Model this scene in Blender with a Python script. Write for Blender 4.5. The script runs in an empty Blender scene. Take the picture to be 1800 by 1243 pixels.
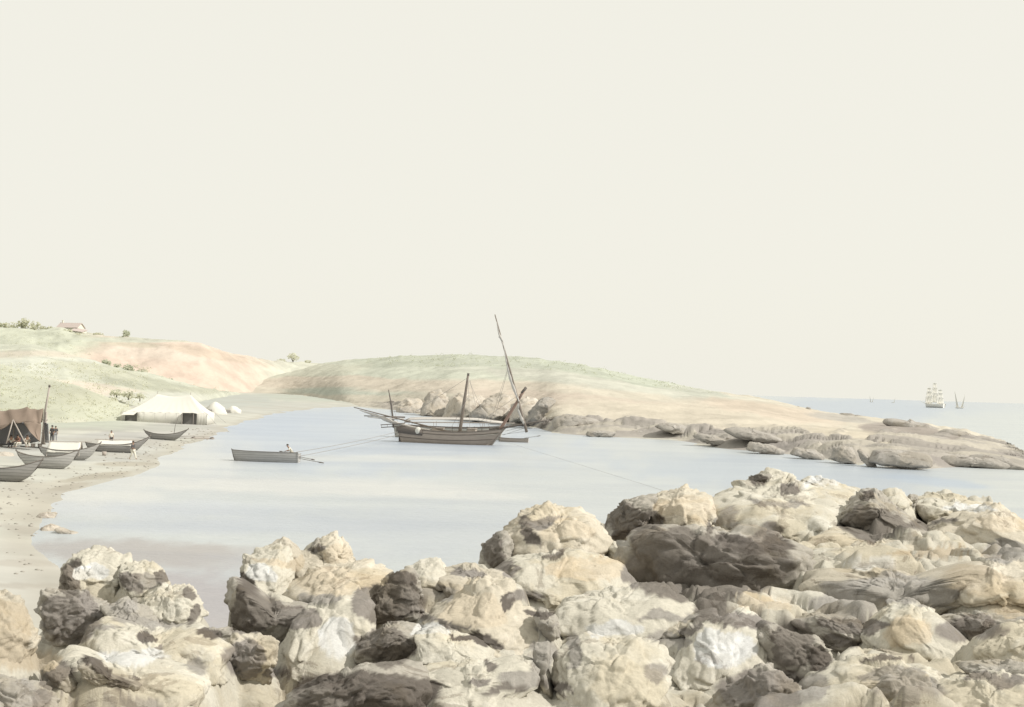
import bpy, bmesh, math, random
import numpy as np
from mathutils import Vector, Matrix
R = math.radians
sc = bpy.context.scene
COL = sc.collection

# ------------------------------------------------------------------ camera
F = 1930.0; CX, CY = 900.0, 621.5
CAMH = 8.0
cam_d = bpy.data.cameras.new('camera'); cam = bpy.data.objects.new('camera', cam_d); COL.objects.link(cam)
cam_d.sensor_width = 36; cam_d.lens = 36 * F / 1800; cam_d.clip_end = 60000; cam_d.clip_start = .1
PITCH = math.atan(60.7 / F); ROLL = math.atan(0.0298)
fw = Vector((0, math.cos(PITCH), math.sin(PITCH)))
r0 = Vector((1, 0, 0)); u0 = r0.cross(fw)
rt = r0 * math.cos(ROLL) + u0 * math.sin(ROLL)
up = u0 * math.cos(ROLL) - r0 * math.sin(ROLL)
cam.matrix_world = Matrix(((rt.x, up.x, -fw.x, 0), (rt.y, up.y, -fw.y, 0), (rt.z, up.z, -fw.z, CAMH), (0, 0, 0, 1)))
sc.camera = cam

# ------------------------------------------------------------------ world and sun
SUN_TO = Vector((0.74, -0.12, 0.66)).normalized()
el = math.asin(SUN_TO.z); az = math.atan2(SUN_TO.x, SUN_TO.y)
w = bpy.data.worlds.new('World'); sc.world = w; w.use_nodes = True
nt = w.node_tree; nt.nodes.clear()
sky = nt.nodes.new('ShaderNodeTexSky'); sky.sky_type = 'NISHITA'; sky.sun_disc = False
sky.sun_elevation = el; sky.sun_rotation = az; sky.dust_density = 4
sm = nt.nodes.new('ShaderNodeVectorMath'); sm.operation = 'SCALE'; sm.inputs['Scale'].default_value = .1
mx = nt.nodes.new('ShaderNodeMix'); mx.data_type = 'RGBA'; mx.inputs['Factor'].default_value = .93   # a milky overcast veil over the clear sky
mx.inputs['B'].default_value = (.936, .915, .818, 1)
bg = nt.nodes.new('ShaderNodeBackground'); bg.inputs['Strength'].default_value = 1
out = nt.nodes.new('ShaderNodeOutputWorld')
nt.links.new(sky.outputs[0], sm.inputs[0]); nt.links.new(sm.outputs[0], mx.inputs['A'])
nt.links.new(mx.outputs['Result'], bg.inputs[0]); nt.links.new(bg.outputs[0], out.inputs[0])
sd = bpy.data.lights.new('sun', 'SUN'); sd.energy = 4.0; sd.angle = R(1.2); sd.color = (1, .955, .88)
so = bpy.data.objects.new('sun', sd); COL.objects.link(so)
so.rotation_euler = (-SUN_TO).to_track_quat('-Z', 'Y').to_euler(); so.location = (30, 0, 60)
sc.view_settings.view_transform = 'Standard'; sc.view_settings.look = 'None'
sc.view_settings.exposure = 0; sc.view_settings.gamma = 1
sc.cycles.max_bounces = 6
sc.cycles.use_denoising = True

# ------------------------------------------------------------------ numeric helpers
RT, UP, FW = np.array(rt), np.array(up), np.array(fw)
def ray(px, py):
    px = np.asarray(px, float); py = np.asarray(py, float)
    return FW + RT * ((px - CX) / F)[..., None] + UP * ((CY - py) / F)[..., None]
def at(px, py, Y):                       # the world point seen at a pixel, Y metres ahead
    d = ray(px, py); Y = np.asarray(Y, float)
    return np.array([0, 0, CAMH]) + d * (Y / d[..., 1])[..., None]
def gnd(px, py, z=0.0):                  # the world point seen at a pixel on the level z
    d = ray(px, py); return np.array([0, 0, CAMH]) + d * ((z - CAMH) / d[..., 2])[..., None]
def pix(P):
    P = np.asarray(P, float) - np.array([0, 0, CAMH])
    a = P @ FW; return CX + F * (P @ RT) / a, CY - F * (P @ UP) / a
def srgb(c):
    c = np.asarray(c, float) / 255.; return np.where(c < .04045, c / 12.92, ((c + .055) / 1.055) ** 2.4)
KL = np.array([1.72, 1.66, 1.50])
def A(r, g, b):                          # the paint of a surface that reads (r,g,b) lying flat in this daylight
    return srgb((r, g, b)) / KL
def h3(ix, iy, iz, s):
    n = (ix * 73856093) ^ (iy * 19349663) ^ (iz * 83492791) ^ (s * 2654435761 & 0x7fffffff)
    n = (n ^ (n >> 13)) * 1274126177 & 0x7fffffff
    n = (n ^ (n >> 16)) * 668265263 & 0x7fffffff
    return ((n ^ (n >> 15)) & 0xffffff) / float(0xffffff)
def vnoise(P, s=0):
    P = np.asarray(P, float); I = np.floor(P).astype(np.int64); f = P - I; f = f * f * (3 - 2 * f); r = 0
    for dx in (0, 1):
        for dy in (0, 1):
            for dz in (0, 1):
                wgt = (f[..., 0] if dx else 1 - f[..., 0]) * (f[..., 1] if dy else 1 - f[..., 1]) * (f[..., 2] if dz else 1 - f[..., 2])
                r = r + wgt * h3(I[..., 0] + dx, I[..., 1] + dy, I[..., 2] + dz, s)
    return r * 2 - 1
def fbm(P, o=4, s=0):
    P = np.asarray(P, float); r = 0; a = 1
    for i in range(o): r = r + a * vnoise(P * 2 ** i + i * 7.3, s + i); a *= .5
    return r / 1.9
def worley(P, s=0):                      # 2-D cells: F1, F2 and a random value per cell
    I = np.floor(P).astype(np.int64); f1 = np.full(P.shape[:-1], 9.); f2 = f1.copy(); c = np.zeros(P.shape[:-1])
    for dx in (-1, 0, 1):
        for dy in (-1, 0, 1):
            jx, jy = I[..., 0] + dx, I[..., 1] + dy
            qx = jx + h3(jx, jy, jx * 0, s); qy = jy + h3(jx, jy, jx * 0 + 1, s)
            d = np.hypot(P[..., 0] - qx, P[..., 1] - qy); v = h3(jx, jy, jx * 0 + 2, s)
            f2 = np.minimum(f2, np.maximum(f1, d)); c = np.where(d < f1, v, c); f1 = np.minimum(f1, d)
    return f1, f2, c
def facets(P, s=0):                      # planar chips: every cell of a 3-D cell noise is a tilted plane
    I = np.floor(P).astype(np.int64); best = np.full(P.shape[:-1], 9.); sec = best.copy(); val = np.zeros(P.shape[:-1])
    for dx in (-1, 0, 1):
        for dy in (-1, 0, 1):
            for dz in (-1, 0, 1):
                a, b, c = I[..., 0] + dx, I[..., 1] + dy, I[..., 2] + dz
                v = np.stack([P[..., 0] - a - h3(a, b, c, s), P[..., 1] - b - h3(a, b, c, s + 1), P[..., 2] - c - h3(a, b, c, s + 2)], -1)
                d = np.sqrt((v ** 2).sum(-1)); g = np.stack([h3(a, b, c, s + 3), h3(a, b, c, s + 4), h3(a, b, c, s + 5)], -1) - .5
                w_ = (v * g).sum(-1) * 1.6 + (h3(a, b, c, s + 6) - .5) * .5; sec = np.minimum(sec, np.maximum(best, d)); val = np.where(d < best, w_, val); best = np.minimum(best, d)
    return val * np.clip((sec - best) / .12, 0, 1) + (np.clip((sec - best) / .12, 0, 1) - 1) * .25
def smooth(a, b, x):
    t = np.clip((x - a) / (b - a), 0, 1); return t * t * (3 - 2 * t)
def line(pts, x, k=1):
    pts = sorted(pts); return np.interp(x, [p[0] for p in pts], [p[k] for p in pts])
def pxy(px, py): return np.stack([px, py, np.zeros_like(px)], -1)

# ------------------------------------------------------------------ object helpers
def obj(name, verts, faces, mat, parent=None, smooth_=True, loc=None, colors=None):
    me = bpy.data.meshes.new(name)
    me.from_pydata([tuple(map(float, v)) for v in verts], [], [tuple(int(i) for i in f) for f in faces])
    if smooth_: me.polygons.foreach_set('use_smooth', [True] * len(me.polygons))
    if colors is not None:
        ca = me.color_attributes.new('paint', 'FLOAT_COLOR', 'POINT')
        cc = np.ones((len(verts), 4)); cc[:, :3] = colors; ca.data.foreach_set('color', cc.ravel())
    me.materials.append(mat); me.update()
    o = bpy.data.objects.new(name, me); COL.objects.link(o)
    if parent is not None: o.parent = parent
    if loc is not None: o.location = [float(v) for v in loc]
    return o
def grid_faces(nr, nc):
    i = np.arange(nr * nc).reshape(nr, nc)
    return np.stack([i[:-1, :-1], i[:-1, 1:], i[1:, 1:], i[1:, :-1]], -1).reshape(-1, 4)
def fast_grid(name, V, mat, colors=None, flip=False):
    nr, nc = V.shape[:2]; Fc = grid_faces(nr, nc)
    if flip: Fc = Fc[:, ::-1]
    me = bpy.data.meshes.new(name); me.vertices.add(nr * nc); me.vertices.foreach_set('co', V.reshape(-1, 3).astype(np.float32).ravel())
    n = len(Fc); me.loops.add(n * 4); me.loops.foreach_set('vertex_index', Fc.ravel().astype(np.int32))
    me.polygons.add(n); me.polygons.foreach_set('loop_start', (np.arange(n) * 4).astype(np.int32))
    me.polygons.foreach_set('loop_total', np.full(n, 4, np.int32)); me.polygons.foreach_set('use_smooth', np.ones(n, bool))
    me.update(calc_edges=True)
    if colors is not None:
        ca = me.color_attributes.new('paint', 'FLOAT_COLOR', 'POINT')
        cc = np.ones((nr * nc, 4), np.float32); cc[:, :3] = colors.reshape(-1, 3); ca.data.foreach_set('color', cc.ravel())
    me.materials.append(mat)
    o = bpy.data.objects.new(name, me); COL.objects.link(o); return o
def tag(o, label, cat, group=None, kind=None):
    o['label'] = label; o['category'] = cat
    if group: o['group'] = group
    if kind: o['kind'] = kind
    return o
def thing(name, label, cat, loc=(0, 0, 0), group=None, rz=0):
    o = bpy.data.objects.new(name, None); COL.objects.link(o); o.location = [float(v) for v in loc]; o.rotation_euler.z = rz
    o.empty_display_size = .3; return tag(o, label, cat, group)
def struct(o): o['kind'] = 'structure'; return o

class MB:                                 # collects shapes for ONE mesh
    def __init__(s): s.v = []; s.f = []
    def add(s, v, f):
        n = len(s.v); s.v += [tuple(map(float, p)) for p in v]; s.f += [tuple(n + i for i in q) for q in f]; return s
    def box(s, c, d, rz=0, ry=0):
        cx, cy, cz = c; hx, hy, hz = [k / 2 for k in d]; M = Matrix.Rotation(rz, 3, 'Z') @ Matrix.Rotation(ry, 3, 'Y')
        v = [M @ Vector((x, y, z)) + Vector(c) for x in (-hx, hx) for y in (-hy, hy) for z in (-hz, hz)]
        return s.add(v, [(0, 1, 3, 2), (4, 6, 7, 5), (0, 4, 5, 1), (2, 3, 7, 6), (0, 2, 6, 4), (1, 5, 7, 3)])
    def tube(s, pts, rad, n=7):
        pts = [Vector([float(c) for c in p]) for p in pts]; m = len(pts)
        rad = list(rad) if hasattr(rad, '__len__') else [rad] * m
        v = []
        for i, p in enumerate(pts):
            t = (pts[min(i + 1, m - 1)] - pts[max(i - 1, 0)]).normalized()
            a = t.cross(Vector((0, 0, 1)));
            if a.length < .05: a = t.cross(Vector((0, 1, 0)))
            a.normalize(); b = t.cross(a)
            for k in range(n):
                q = 2 * math.pi * k / n; v.append(p + (a * math.cos(q) + b * math.sin(q)) * rad[i])
        f = [(i * n + k, i * n + (k + 1) % n, (i + 1) * n + (k + 1) % n, (i + 1) * n + k) for i in range(m - 1) for k in range(n)]
        f += [tuple(range(n))[::-1], tuple((m - 1) * n + k for k in range(n))]
        return s.add(v, f)
    def sheet(s, rows, th=.02):           # rows of points -> a cloth sheet with thickness
        Rr = len(rows); Cc = len(rows[0]); P = np.array([[tuple(map(float, p)) for p in r] for r in rows])
        du = np.gradient(P, axis=1); dv = np.gradient(P, axis=0); N = np.cross(du, dv); N /= np.linalg.norm(N, axis=-1, keepdims=True) + 1e-9
        a = P + N * th / 2; b = P - N * th / 2; n = Rr * Cc
        f = [tuple(q) for q in grid_faces(Rr, Cc)]; f2 = [tuple(n + i for i in q[::-1]) for q in f]
        edge = [r * Cc for r in range(Rr)][::-1] + list(range(Cc)) + [r * Cc + Cc - 1 for r in range(Rr)] + [(Rr - 1) * Cc + c for c in range(Cc)][::-1]
        f3 = [(edge[i + 1], edge[i], n + edge[i], n + edge[i + 1]) for i in range(len(edge) - 1) if edge[i] != edge[i + 1]]
        return s.add(list(a.reshape(-1, 3)) + list(b.reshape(-1, 3)), f + f2 + f3)
    def build(s, name, mat, parent=None, sm=False, loc=None):
        return obj(name, s.v, s.f, mat, parent, sm, loc)

# ------------------------------------------------------------------ materials
def new_mat(name):
    m = bpy.data.materials.new(name); m.use_nodes = True; t = m.node_tree; b = t.nodes['Principled BSDF']; return m, t, b
def N(t, kind, **kw):
    n = t.nodes.new(kind)
    for k, v in kw.items():
        if k in n.inputs: n.inputs[k].default_value = v
        else: setattr(n, k, v)
    return n
def ramp(t, stops):
    n = t.nodes.new('ShaderNodeValToRGB'); e = n.color_ramp.elements
    while len(e) < len(stops): e.new(.5)
    for i, (p, c) in enumerate(stops): e[i].position = p; e[i].color = (*[float(x) for x in c], 1)
    return n
def mixc(t, fac, a, b, mode='MIX'):
    n = t.nodes.new('ShaderNodeMix'); n.data_type = 'RGBA'; n.blend_type = mode
    for key, v in (('Factor', fac), ('A', a), ('B', b)):
        if hasattr(v, 'is_linked'): t.links.new(v, n.inputs[key])
        elif key == 'Factor': n.inputs[key].default_value = v
        else: n.inputs[key].default_value = (*[float(x) for x in v], 1)
    return n.outputs['Result']
def noise(t, scale, detail=5, vec=None, rough=.55, dist=0):
    n = N(t, 'ShaderNodeTexNoise', Scale=scale, Detail=detail, Roughness=rough, Distortion=dist)
    if vec is not None: t.links.new(vec, n.inputs['Vector'])
    return n.outputs['Fac']
def pos(t, sx=1, sy=1, sz=1, obj_space=False):
    g = t.nodes.new('ShaderNodeTexCoord' if obj_space else 'ShaderNodeNewGeometry'); mp = t.nodes.new('ShaderNodeMapping')
    t.links.new(g.outputs['Object' if obj_space else 'Position'], mp.inputs['Vector']); mp.inputs['Scale'].default_value = (sx, sy, sz); return mp.outputs[0]
def bump(t, b, h, strength=.4, dist=.05):
    n = t.nodes.new('ShaderNodeBump'); n.inputs['Strength'].default_value = strength; n.inputs['Distance'].default_value = dist
    t.links.new(h, n.inputs['Height']); t.links.new(n.outputs[0], b.inputs['Normal'])
def plain(name, col, rough=.8, var=.25, scale=3., bd=.02, bs=.3, stretch=(1, 1, 1)):
    m, t, b = new_mat(name); v = pos(t, *stretch, obj_space=True); n = noise(t, scale, 6, v)
    c = mixc(t, n, np.array(col) * (1 - var), np.array(col) * (1 + var)); t.links.new(c, b.inputs['Base Color'])
    b.inputs['Roughness'].default_value = rough; b.inputs['Specular IOR Level'].default_value = .2
    if bs: bump(t, b, noise(t, scale * 4, 4, v), bs, bd)
    return m
def seams(m, n=9.):
    t = m.node_tree; b = t.nodes['Principled BSDF']; src = b.inputs['Base Color'].links[0].from_socket
    wv = N(t, 'ShaderNodeTexWave', Scale=n / 6.28, Distortion=.6, Detail=2.); wv.bands_direction = 'Z'; t.links.new(pos(t, .05, .05, 1, obj_space=True), wv.inputs['Vector'])
    rp = ramp(t, [(.0, (.62,) * 3), (.16, (1, 1, 1))]); t.links.new(wv.outputs['Fac'], rp.inputs[0]); t.links.new(mixc(t, 1., src, rp.outputs[0], 'MULTIPLY'), b.inputs['Base Color'])
def painted(name, sc1=.3, var=.1, bd=.2, bs=.35, rough=.95, aniso=(1, 1, 1), tint=None):
    m, t, b = new_mat(name); at_ = N(t, 'ShaderNodeAttribute', attribute_name='paint'); v = pos(t, *aniso)
    n1 = noise(t, sc1, 8, v, .62); rp = ramp(t, [(.36, (1 - var,) * 3), (.6, (1 + var * .6,) * 3)]); t.links.new(n1, rp.inputs[0])
    c = mixc(t, 1., at_.outputs['Color'], rp.outputs[0], 'MULTIPLY')
    if tint is not None:
        n2 = noise(t, sc1 * .45, 7, v, .6); r2 = ramp(t, [(.52, (0, 0, 0)), (.6, (1, 1, 1))]); t.links.new(n2, r2.inputs[0])
        c = mixc(t, mixc(t, .5, (0, 0, 0), r2.outputs[0]), c, tint)
    t.links.new(c, b.inputs['Base Color']); b.inputs['Roughness'].default_value = rough; b.inputs['Specular IOR Level'].default_value = .1
    bump(t, b, noise(t, sc1 * 5, 7, v), bs, bd); return m
def rock_mat(name, scale=1., amt=.5, var=1.):
    m, t, b = new_mat(name); v = pos(t); at_ = N(t, 'ShaderNodeAttribute', attribute_name='paint').outputs['Color']
    n1 = noise(t, .55 * scale, 6, v, .6, .5); r1 = ramp(t, [(.42, (1 - .05 * var, 1 - .085 * var, 1 - .15 * var)), (.50, (1, 1, 1))]); t.links.new(n1, r1.inputs[0])
    c = mixc(t, 1., at_, r1.outputs[0], 'MULTIPLY')
    n2 = noise(t, .9 * scale, 8, pos(t, 1, 1, 1.6), .64, .9); r2 = ramp(t, [(.55, (0, 0, 0)), (.58, (.8, .8, .8))]); t.links.new(n2, r2.inputs[0])
    c = mixc(t, r2.outputs[0], c, mixc(t, 1., c, (1.14, 1.15, 1.18), 'MULTIPLY'))
    n3 = noise(t, .85 * scale, 9, pos(t, 1.1, .9, 1.9), .68, 1.2); k = .66 - .12 * amt
    r3 = ramp(t, [(k, (1, 1, 1)), (k + .018, (.74, .72, .71))]); t.links.new(n3, r3.inputs[0]); c = mixc(t, 1., c, r3.outputs[0], 'MULTIPLY')
    n4 = noise(t, 1.9 * scale, 10, pos(t, 1, 1.2, 1.4), .72, 1.6); k = .70 - .09 * amt
    r4 = ramp(t, [(k, (1, 1, 1)), (k + .018, (.68, .66, .64))]); t.links.new(n4, r4.inputs[0]); c = mixc(t, 1., c, r4.outputs[0], 'MULTIPLY')
    n5 = noise(t, 26 * scale, 6, v, .75); r5 = ramp(t, [(.3, (.84,) * 3), (.65, (1.06,) * 3)]); t.links.new(n5, r5.inputs[0])
    c = mixc(t, 1., c, r5.outputs[0], 'MULTIPLY')
    t.links.new(c, b.inputs['Base Color']); b.inputs['Roughness'].default_value = .95; b.inputs['Specular IOR Level'].default_value = .08
    bump(t, b, noise(t, 3.2 * scale, 10, v, .72, .6), .4, .16 / scale); return m

M = {}; M['rock'] = rock_mat('pale_limestone', 1, .6); M['shore'] = rock_mat('shore_stone', .35, .7, .6); M['shore_pale'] = M['shore']
STONE = {'rock': A(246, 237, 212), 'rock_warm': A(246, 231, 201), 'rock_shade': A(176, 167, 153), 'rock_tan': A(216, 202, 175), 'shore': A(210, 201, 184), 'shore_pale': A(232, 220, 198)}  # the grey entry puts shade into the colour of the darker boulders
M['land'] = painted('land', .06, .12, 1.2, .42, aniso=(1, 1, 2))
M['beach'] = painted('beach', .12, .09, .25, .3, tint=A(214, 207, 188), aniso=(.7, 1.4, 1))
M['wood'] = plain('weathered_wood', A(216, 202, 184), .8, .25, 2, .01, .3, (1, 1, 6))
M['spar'] = plain('spar_wood', A(164, 150, 134), .8, .25, 2, .01, .3, (1, 1, 6)); M['hull'] = plain('brown_planks', A(216, 199, 178), .85, .28, 1.2, .03, .5, (1, 1, 7)); M['wood_dark'] = plain('dark_wood', A(142, 132, 120), .8, .25, 2, .01, .3, (1, 1, 6))
M['wood_red'] = plain('reddish_wood', A(190, 160, 140), .8, .2, 2, .01, .3)
M['boat_grey'] = plain('tarred_grey_planks', A(216, 211, 199), .8, .22, 1.5, .02, .4, (1, 1, 7))
M['boat_dark'] = plain('dark_tarred_planks', A(188, 183, 172), .8, .22, 1.5, .02, .4, (1, 1, 7))
[seams(M[k_]) for k_ in ('boat_grey', 'boat_dark')]; M['boat_in'] = plain('pale_boards', A(225, 218, 198), .85, .12, 2)
M['canvas'] = plain('white_canvas', srgb((211, 209, 201)), .9, .05, 2, .02, .25)
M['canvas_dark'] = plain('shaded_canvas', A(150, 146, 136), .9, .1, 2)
M['sail'] = plain('furled_sail', A(240, 232, 216), .9, .14, 3, .03, .4)
M['brown'] = plain('brown_sailcloth', A(172, 152, 132), .9, .18, 1.2, .03, .4)
M['greycloth'] = plain('grey_cloth', A(200, 198, 192), .9, .12, 1.2, .03, .3)
M['rope'] = plain('rope', A(190, 184, 172), .9, .1, 10, bs=0)
M['skin'] = plain('skin', A(205, 165, 135), .6, .06, 10, bs=0)
M['white_cloth'] = plain('white_linen', srgb((212, 208, 196)), .9, .06, 10, bs=0)
M['dark_cloth'] = plain('dark_cloth', A(112, 108, 104), .9, .1, 10, bs=0)
M['red_cloth'] = plain('faded_red_cloth', A(176, 128, 112), .9, .1, 10, bs=0)
M['hair'] = plain('hair', A(90, 78, 66), .8, .1, 10, bs=0)
M['wall'] = plain('whitewashed_wall', srgb((216, 213, 201)), .9, .04, 1)
M['tile'] = plain('clay_tiles', A(238, 220, 204), .9, .1, 1)
M['far_sail'] = plain('distant_canvas', (.66, .65, .60), .9, .02, 1, bs=0); M['far_wood'] = plain('distant_hull', (.82, .80, .74), .9, .05, 1, bs=0); M['hole'] = plain('dark_opening', A(190, 182, 170), .9, .1, 1, bs=0)
M['bark'] = plain('bark', A(150, 142, 126), .9, .2, 2)
def leaf_mat(name, c):
    m, t, b = new_mat(name); n = noise(t, .5, 4, pos(t)); col = mixc(t, n, np.array(c) * .78, np.array(c) * 1.22)
    t.links.new(col, b.inputs['Base Color']); b.inputs['Roughness'].default_value = .9; b.inputs['Specular IOR Level'].default_value = .1
    tr_ = t.nodes.new('ShaderNodeBsdfTranslucent'); t.links.new(col, tr_.inputs[0]); ad = t.nodes.new('ShaderNodeMixShader'); ad.inputs[0].default_value = .5
    t.links.new(b.outputs[0], ad.inputs[1]); t.links.new(tr_.outputs[0], ad.inputs[2]); t.links.new(ad.outputs[0], t.nodes['Material Output'].inputs[0]); return m
M['leaf'] = leaf_mat('pale_foliage', (.66, .66, .53)); M['leaf_dark'] = leaf_mat('sage_foliage', (.56, .58, .46)); M['leaf_light'] = leaf_mat('light_foliage', (.7, .7, .58))

# ------------------------------------------------------------------ ground colours laid where the fields, sands and shallows lie
def daub(px, py, base, patches, seed=0, wob=.45):
    c = np.zeros(px.shape + (3,)) + np.asarray(base); 
    n = fbm(pxy(px / 34., py / 13.), 4, seed); n2 = fbm(pxy(px / 9., py / 5.), 3, seed + 9)
    for (x, y, rx, ry, col, *o) in patches:
        soft = o[0] if o else .25; amt = o[1] if len(o) > 1 else 1.; sl = o[2] if len(o) > 2 else 0.
        d = np.sqrt(((px - x) / rx) ** 2 + ((py - y - sl * (px - x)) / ry) ** 2) + wob * n + .12 * n2
        k = (1 - smooth(1 - soft, 1 + soft, d)) * amt
        c = c * (1 - k[..., None]) + np.asarray(col) * k[..., None]
    return c

# ------------------------------------------------------------------ ground and beach
SHORE = [(150, 1243), (110, 1010), (60, 965), (48, 935), (62, 910), (80, 885), (112, 868), (160, 855), (222, 838), (282, 820), (262, 804), (300, 790),
         (340, 781), (372, 769), (388, 757), (440, 738), (500, 725), (560, 717), (620, 715), (700, 722), (800, 738), (900, 746), (955, 753), (966, 761),
         (1040, 767), (1110, 770), (1200, 775), (1270, 789), (1330, 793), (1400, 800), (1470, 810), (1508, 818), (1530, 812), (1560, 822), (1620, 825),
         (1700, 820), (1800, 824), (1860, 822)]
sp = gnd([p[0] for p in SHORE], [p[1] for p in SHORE])[:, :2]
back = [tuple(gnd(float(x_), float(y_))[:2]) for x_, y_ in ((1850, 815), (1778, 791), (1705, 765), (1645, 751), (1545, 740), (1450, 732), (1390, 721))] + [(190, 1000), (220, 1800)]
land_poly = np.vstack([sp, back, [(-1500, 2600), (-1500, -60), (-12, -60)]])
def seg_dist(P, poly):
    best = np.full(P.shape[:-1], 1e9); inside = np.zeros(P.shape[:-1], bool); n = len(poly)
    for i in range(n):
        a = poly[i]; b = poly[(i + 1) % n]; d = b - a
        t = np.clip(((P - a) @ d) / (d @ d), 0, 1); q = a + t[..., None] * d; best = np.minimum(best, np.hypot(*(np.moveaxis(P - q, -1, 0))))
        c = ((a[1] > P[..., 1]) != (b[1] > P[..., 1])) & (P[..., 0] < (b[0] - a[0]) * (P[..., 1] - a[1]) / (b[1] - a[1] + 1e-12) + a[0]); inside ^= c
    return np.where(inside, best, -best)
def ground_z(P):
    P = np.asarray(P, float); wob = fbm(np.stack([P[..., 0] / 9, P[..., 1] / 9, 0 * P[..., 0]], -1), 4, 3)
    s = seg_dist(P, land_poly) + wob * 2.2 * np.clip(P[..., 1] / 120, .3, 2)
    n = fbm(np.stack([P[..., 0] / 14, P[..., 1] / 14, 0 * P[..., 0]], -1), 4, 5)
    return np.where(s > 0, 1.0 * (1 - np.exp(-np.maximum(s, 0) / 16)) + n * .22 * smooth(0, 12, s), -1.6 * (1 - np.exp(np.minimum(s, 0) / 9)))
cols = np.linspace(-900, 2600, 560); D = np.concatenate([np.geomspace(12, 700, 420), np.geomspace(720, 2600, 40)])
PX, DD = np.meshgrid(cols, D); G = at(PX, PX * 0 + 700, DD); G[..., 2] = ground_z(G[..., :2])
gx, gy = pix(G)
SAND = A(232, 228, 208)
gp = daub(gx, gy, SAND, [
    (60, 880, 120, 34, A(229, 222, 200)), (40, 1020, 120, 60, A(235, 230, 212)), (30, 990, 90, 6, A(216, 208, 190), .2, .8), (20, 1030, 90, 5, A(214, 206, 188), .2, .8),
    (130, 790, 150, 26, A(222, 219, 204)), (210, 770, 90, 12, A(214, 210, 196)), (330, 755, 80, 14, A(226, 221, 206)), (215, 816, 60, 4, A(204, 195, 172), .2, .8), (170, 838, 60, 5, A(206, 197, 174), .2, .9, -.12),
    (120, 857, 40, 5, A(204, 194, 172), .2, .8, -.2), (60, 935, 50, 8, A(206, 198, 180), .3, .8, .2), (200, 752, 180, 6, A(205, 203, 186), .3, .7), (470, 715, 130, 12, A(222, 219, 202)), (600, 698, 200, 9, A(218, 220, 200)),
    (550, 687, 260, 5, A(232, 222, 200)), (420, 705, 80, 12, A(216, 216, 200)), (100, 735, 160, 20, A(220, 221, 198))], 11)
wet = (np.exp(-((G[..., 2] - .03) / .07) ** 2) * .55)[..., None]; gp = gp * (1 - wet) + A(206, 197, 176) * wet
struct(fast_grid('ground', G, M['beach'], gp))

# ------------------------------------------------------------------ water
cols = np.linspace(-1500, 3300, 420); D = np.concatenate([np.geomspace(6, 900, 330), np.geomspace(950, 30000, 40)])
PX, DD = np.meshgrid(cols, D); W = at(PX, PX * 0 + 700, DD); W[..., 2] = 0
wx, wy = pix(W); BL = A(206, 214, 217); LB = A(222, 225, 218); PC = A(238, 236, 223)
wp = daub(wx, wy, LB, [
    (560, 775, 420, 55, A(211, 218, 221), .5), (430, 745, 150, 30, A(205, 214, 221), .5), (1500, 722, 260, 24, A(206, 214, 217), .4), (1760, 760, 160, 40, A(226, 229, 219), .5),
    (1400, 835, 330, 30, A(207, 214, 215), .4, 1, .06), (1750, 870, 150, 40, A(226, 228, 218), .5), (230, 805, 190, 40, A(233, 233, 223), .6),
    (520, 855, 330, 14, A(240, 238, 226), .5, .9, .02), (760, 868, 160, 9, A(240, 238, 226), .4, .9, .04), (180, 880, 110, 30, A(236, 235, 224), .5), (700, 806, 260, 6, A(234, 234, 224), .5, .7),
    (300, 895, 240, 14, A(218, 222, 222), .5, .7), (480, 925, 320, 14, A(216, 220, 220), .5, .7), (760, 930, 200, 50, A(213, 217, 216), .6, .7), (260, 975, 210, 26, A(196, 189, 180), .35, .9, .03), (330, 1060, 180, 60, A(202, 194, 188), .4, .9),
    (500, 990, 120, 20, A(206, 204, 200), .5, .7), (1640, 846, 90, 8, A(200, 212, 220), .4, .8, .1)], 21, .5)
def water_mat():
    m, t, b = new_mat('water'); a = N(t, 'ShaderNodeAttribute', attribute_name='paint')
    n = noise(t, 1, 6, pos(t, .035, .13, 1), .6, .4); rp = ramp(t, [(.35, (.93, .94, .96)), (.62, (1.06, 1.055, 1.04))]); t.links.new(n, rp.inputs[0])
    c = mixc(t, 1., a.outputs['Color'], rp.outputs[0], 'MULTIPLY'); t.links.new(c, b.inputs['Base Color'])
    b.inputs['Roughness'].default_value = .32; b.inputs['IOR'].default_value = 1.33; b.inputs['Specular IOR Level'].default_value = .28
    bump(t, b, noise(t, 1, 8, pos(t, .55, 1.3, 1), .68), .7, .2); return m
struct(fast_grid('water', W, water_mat(), wp))

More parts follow.
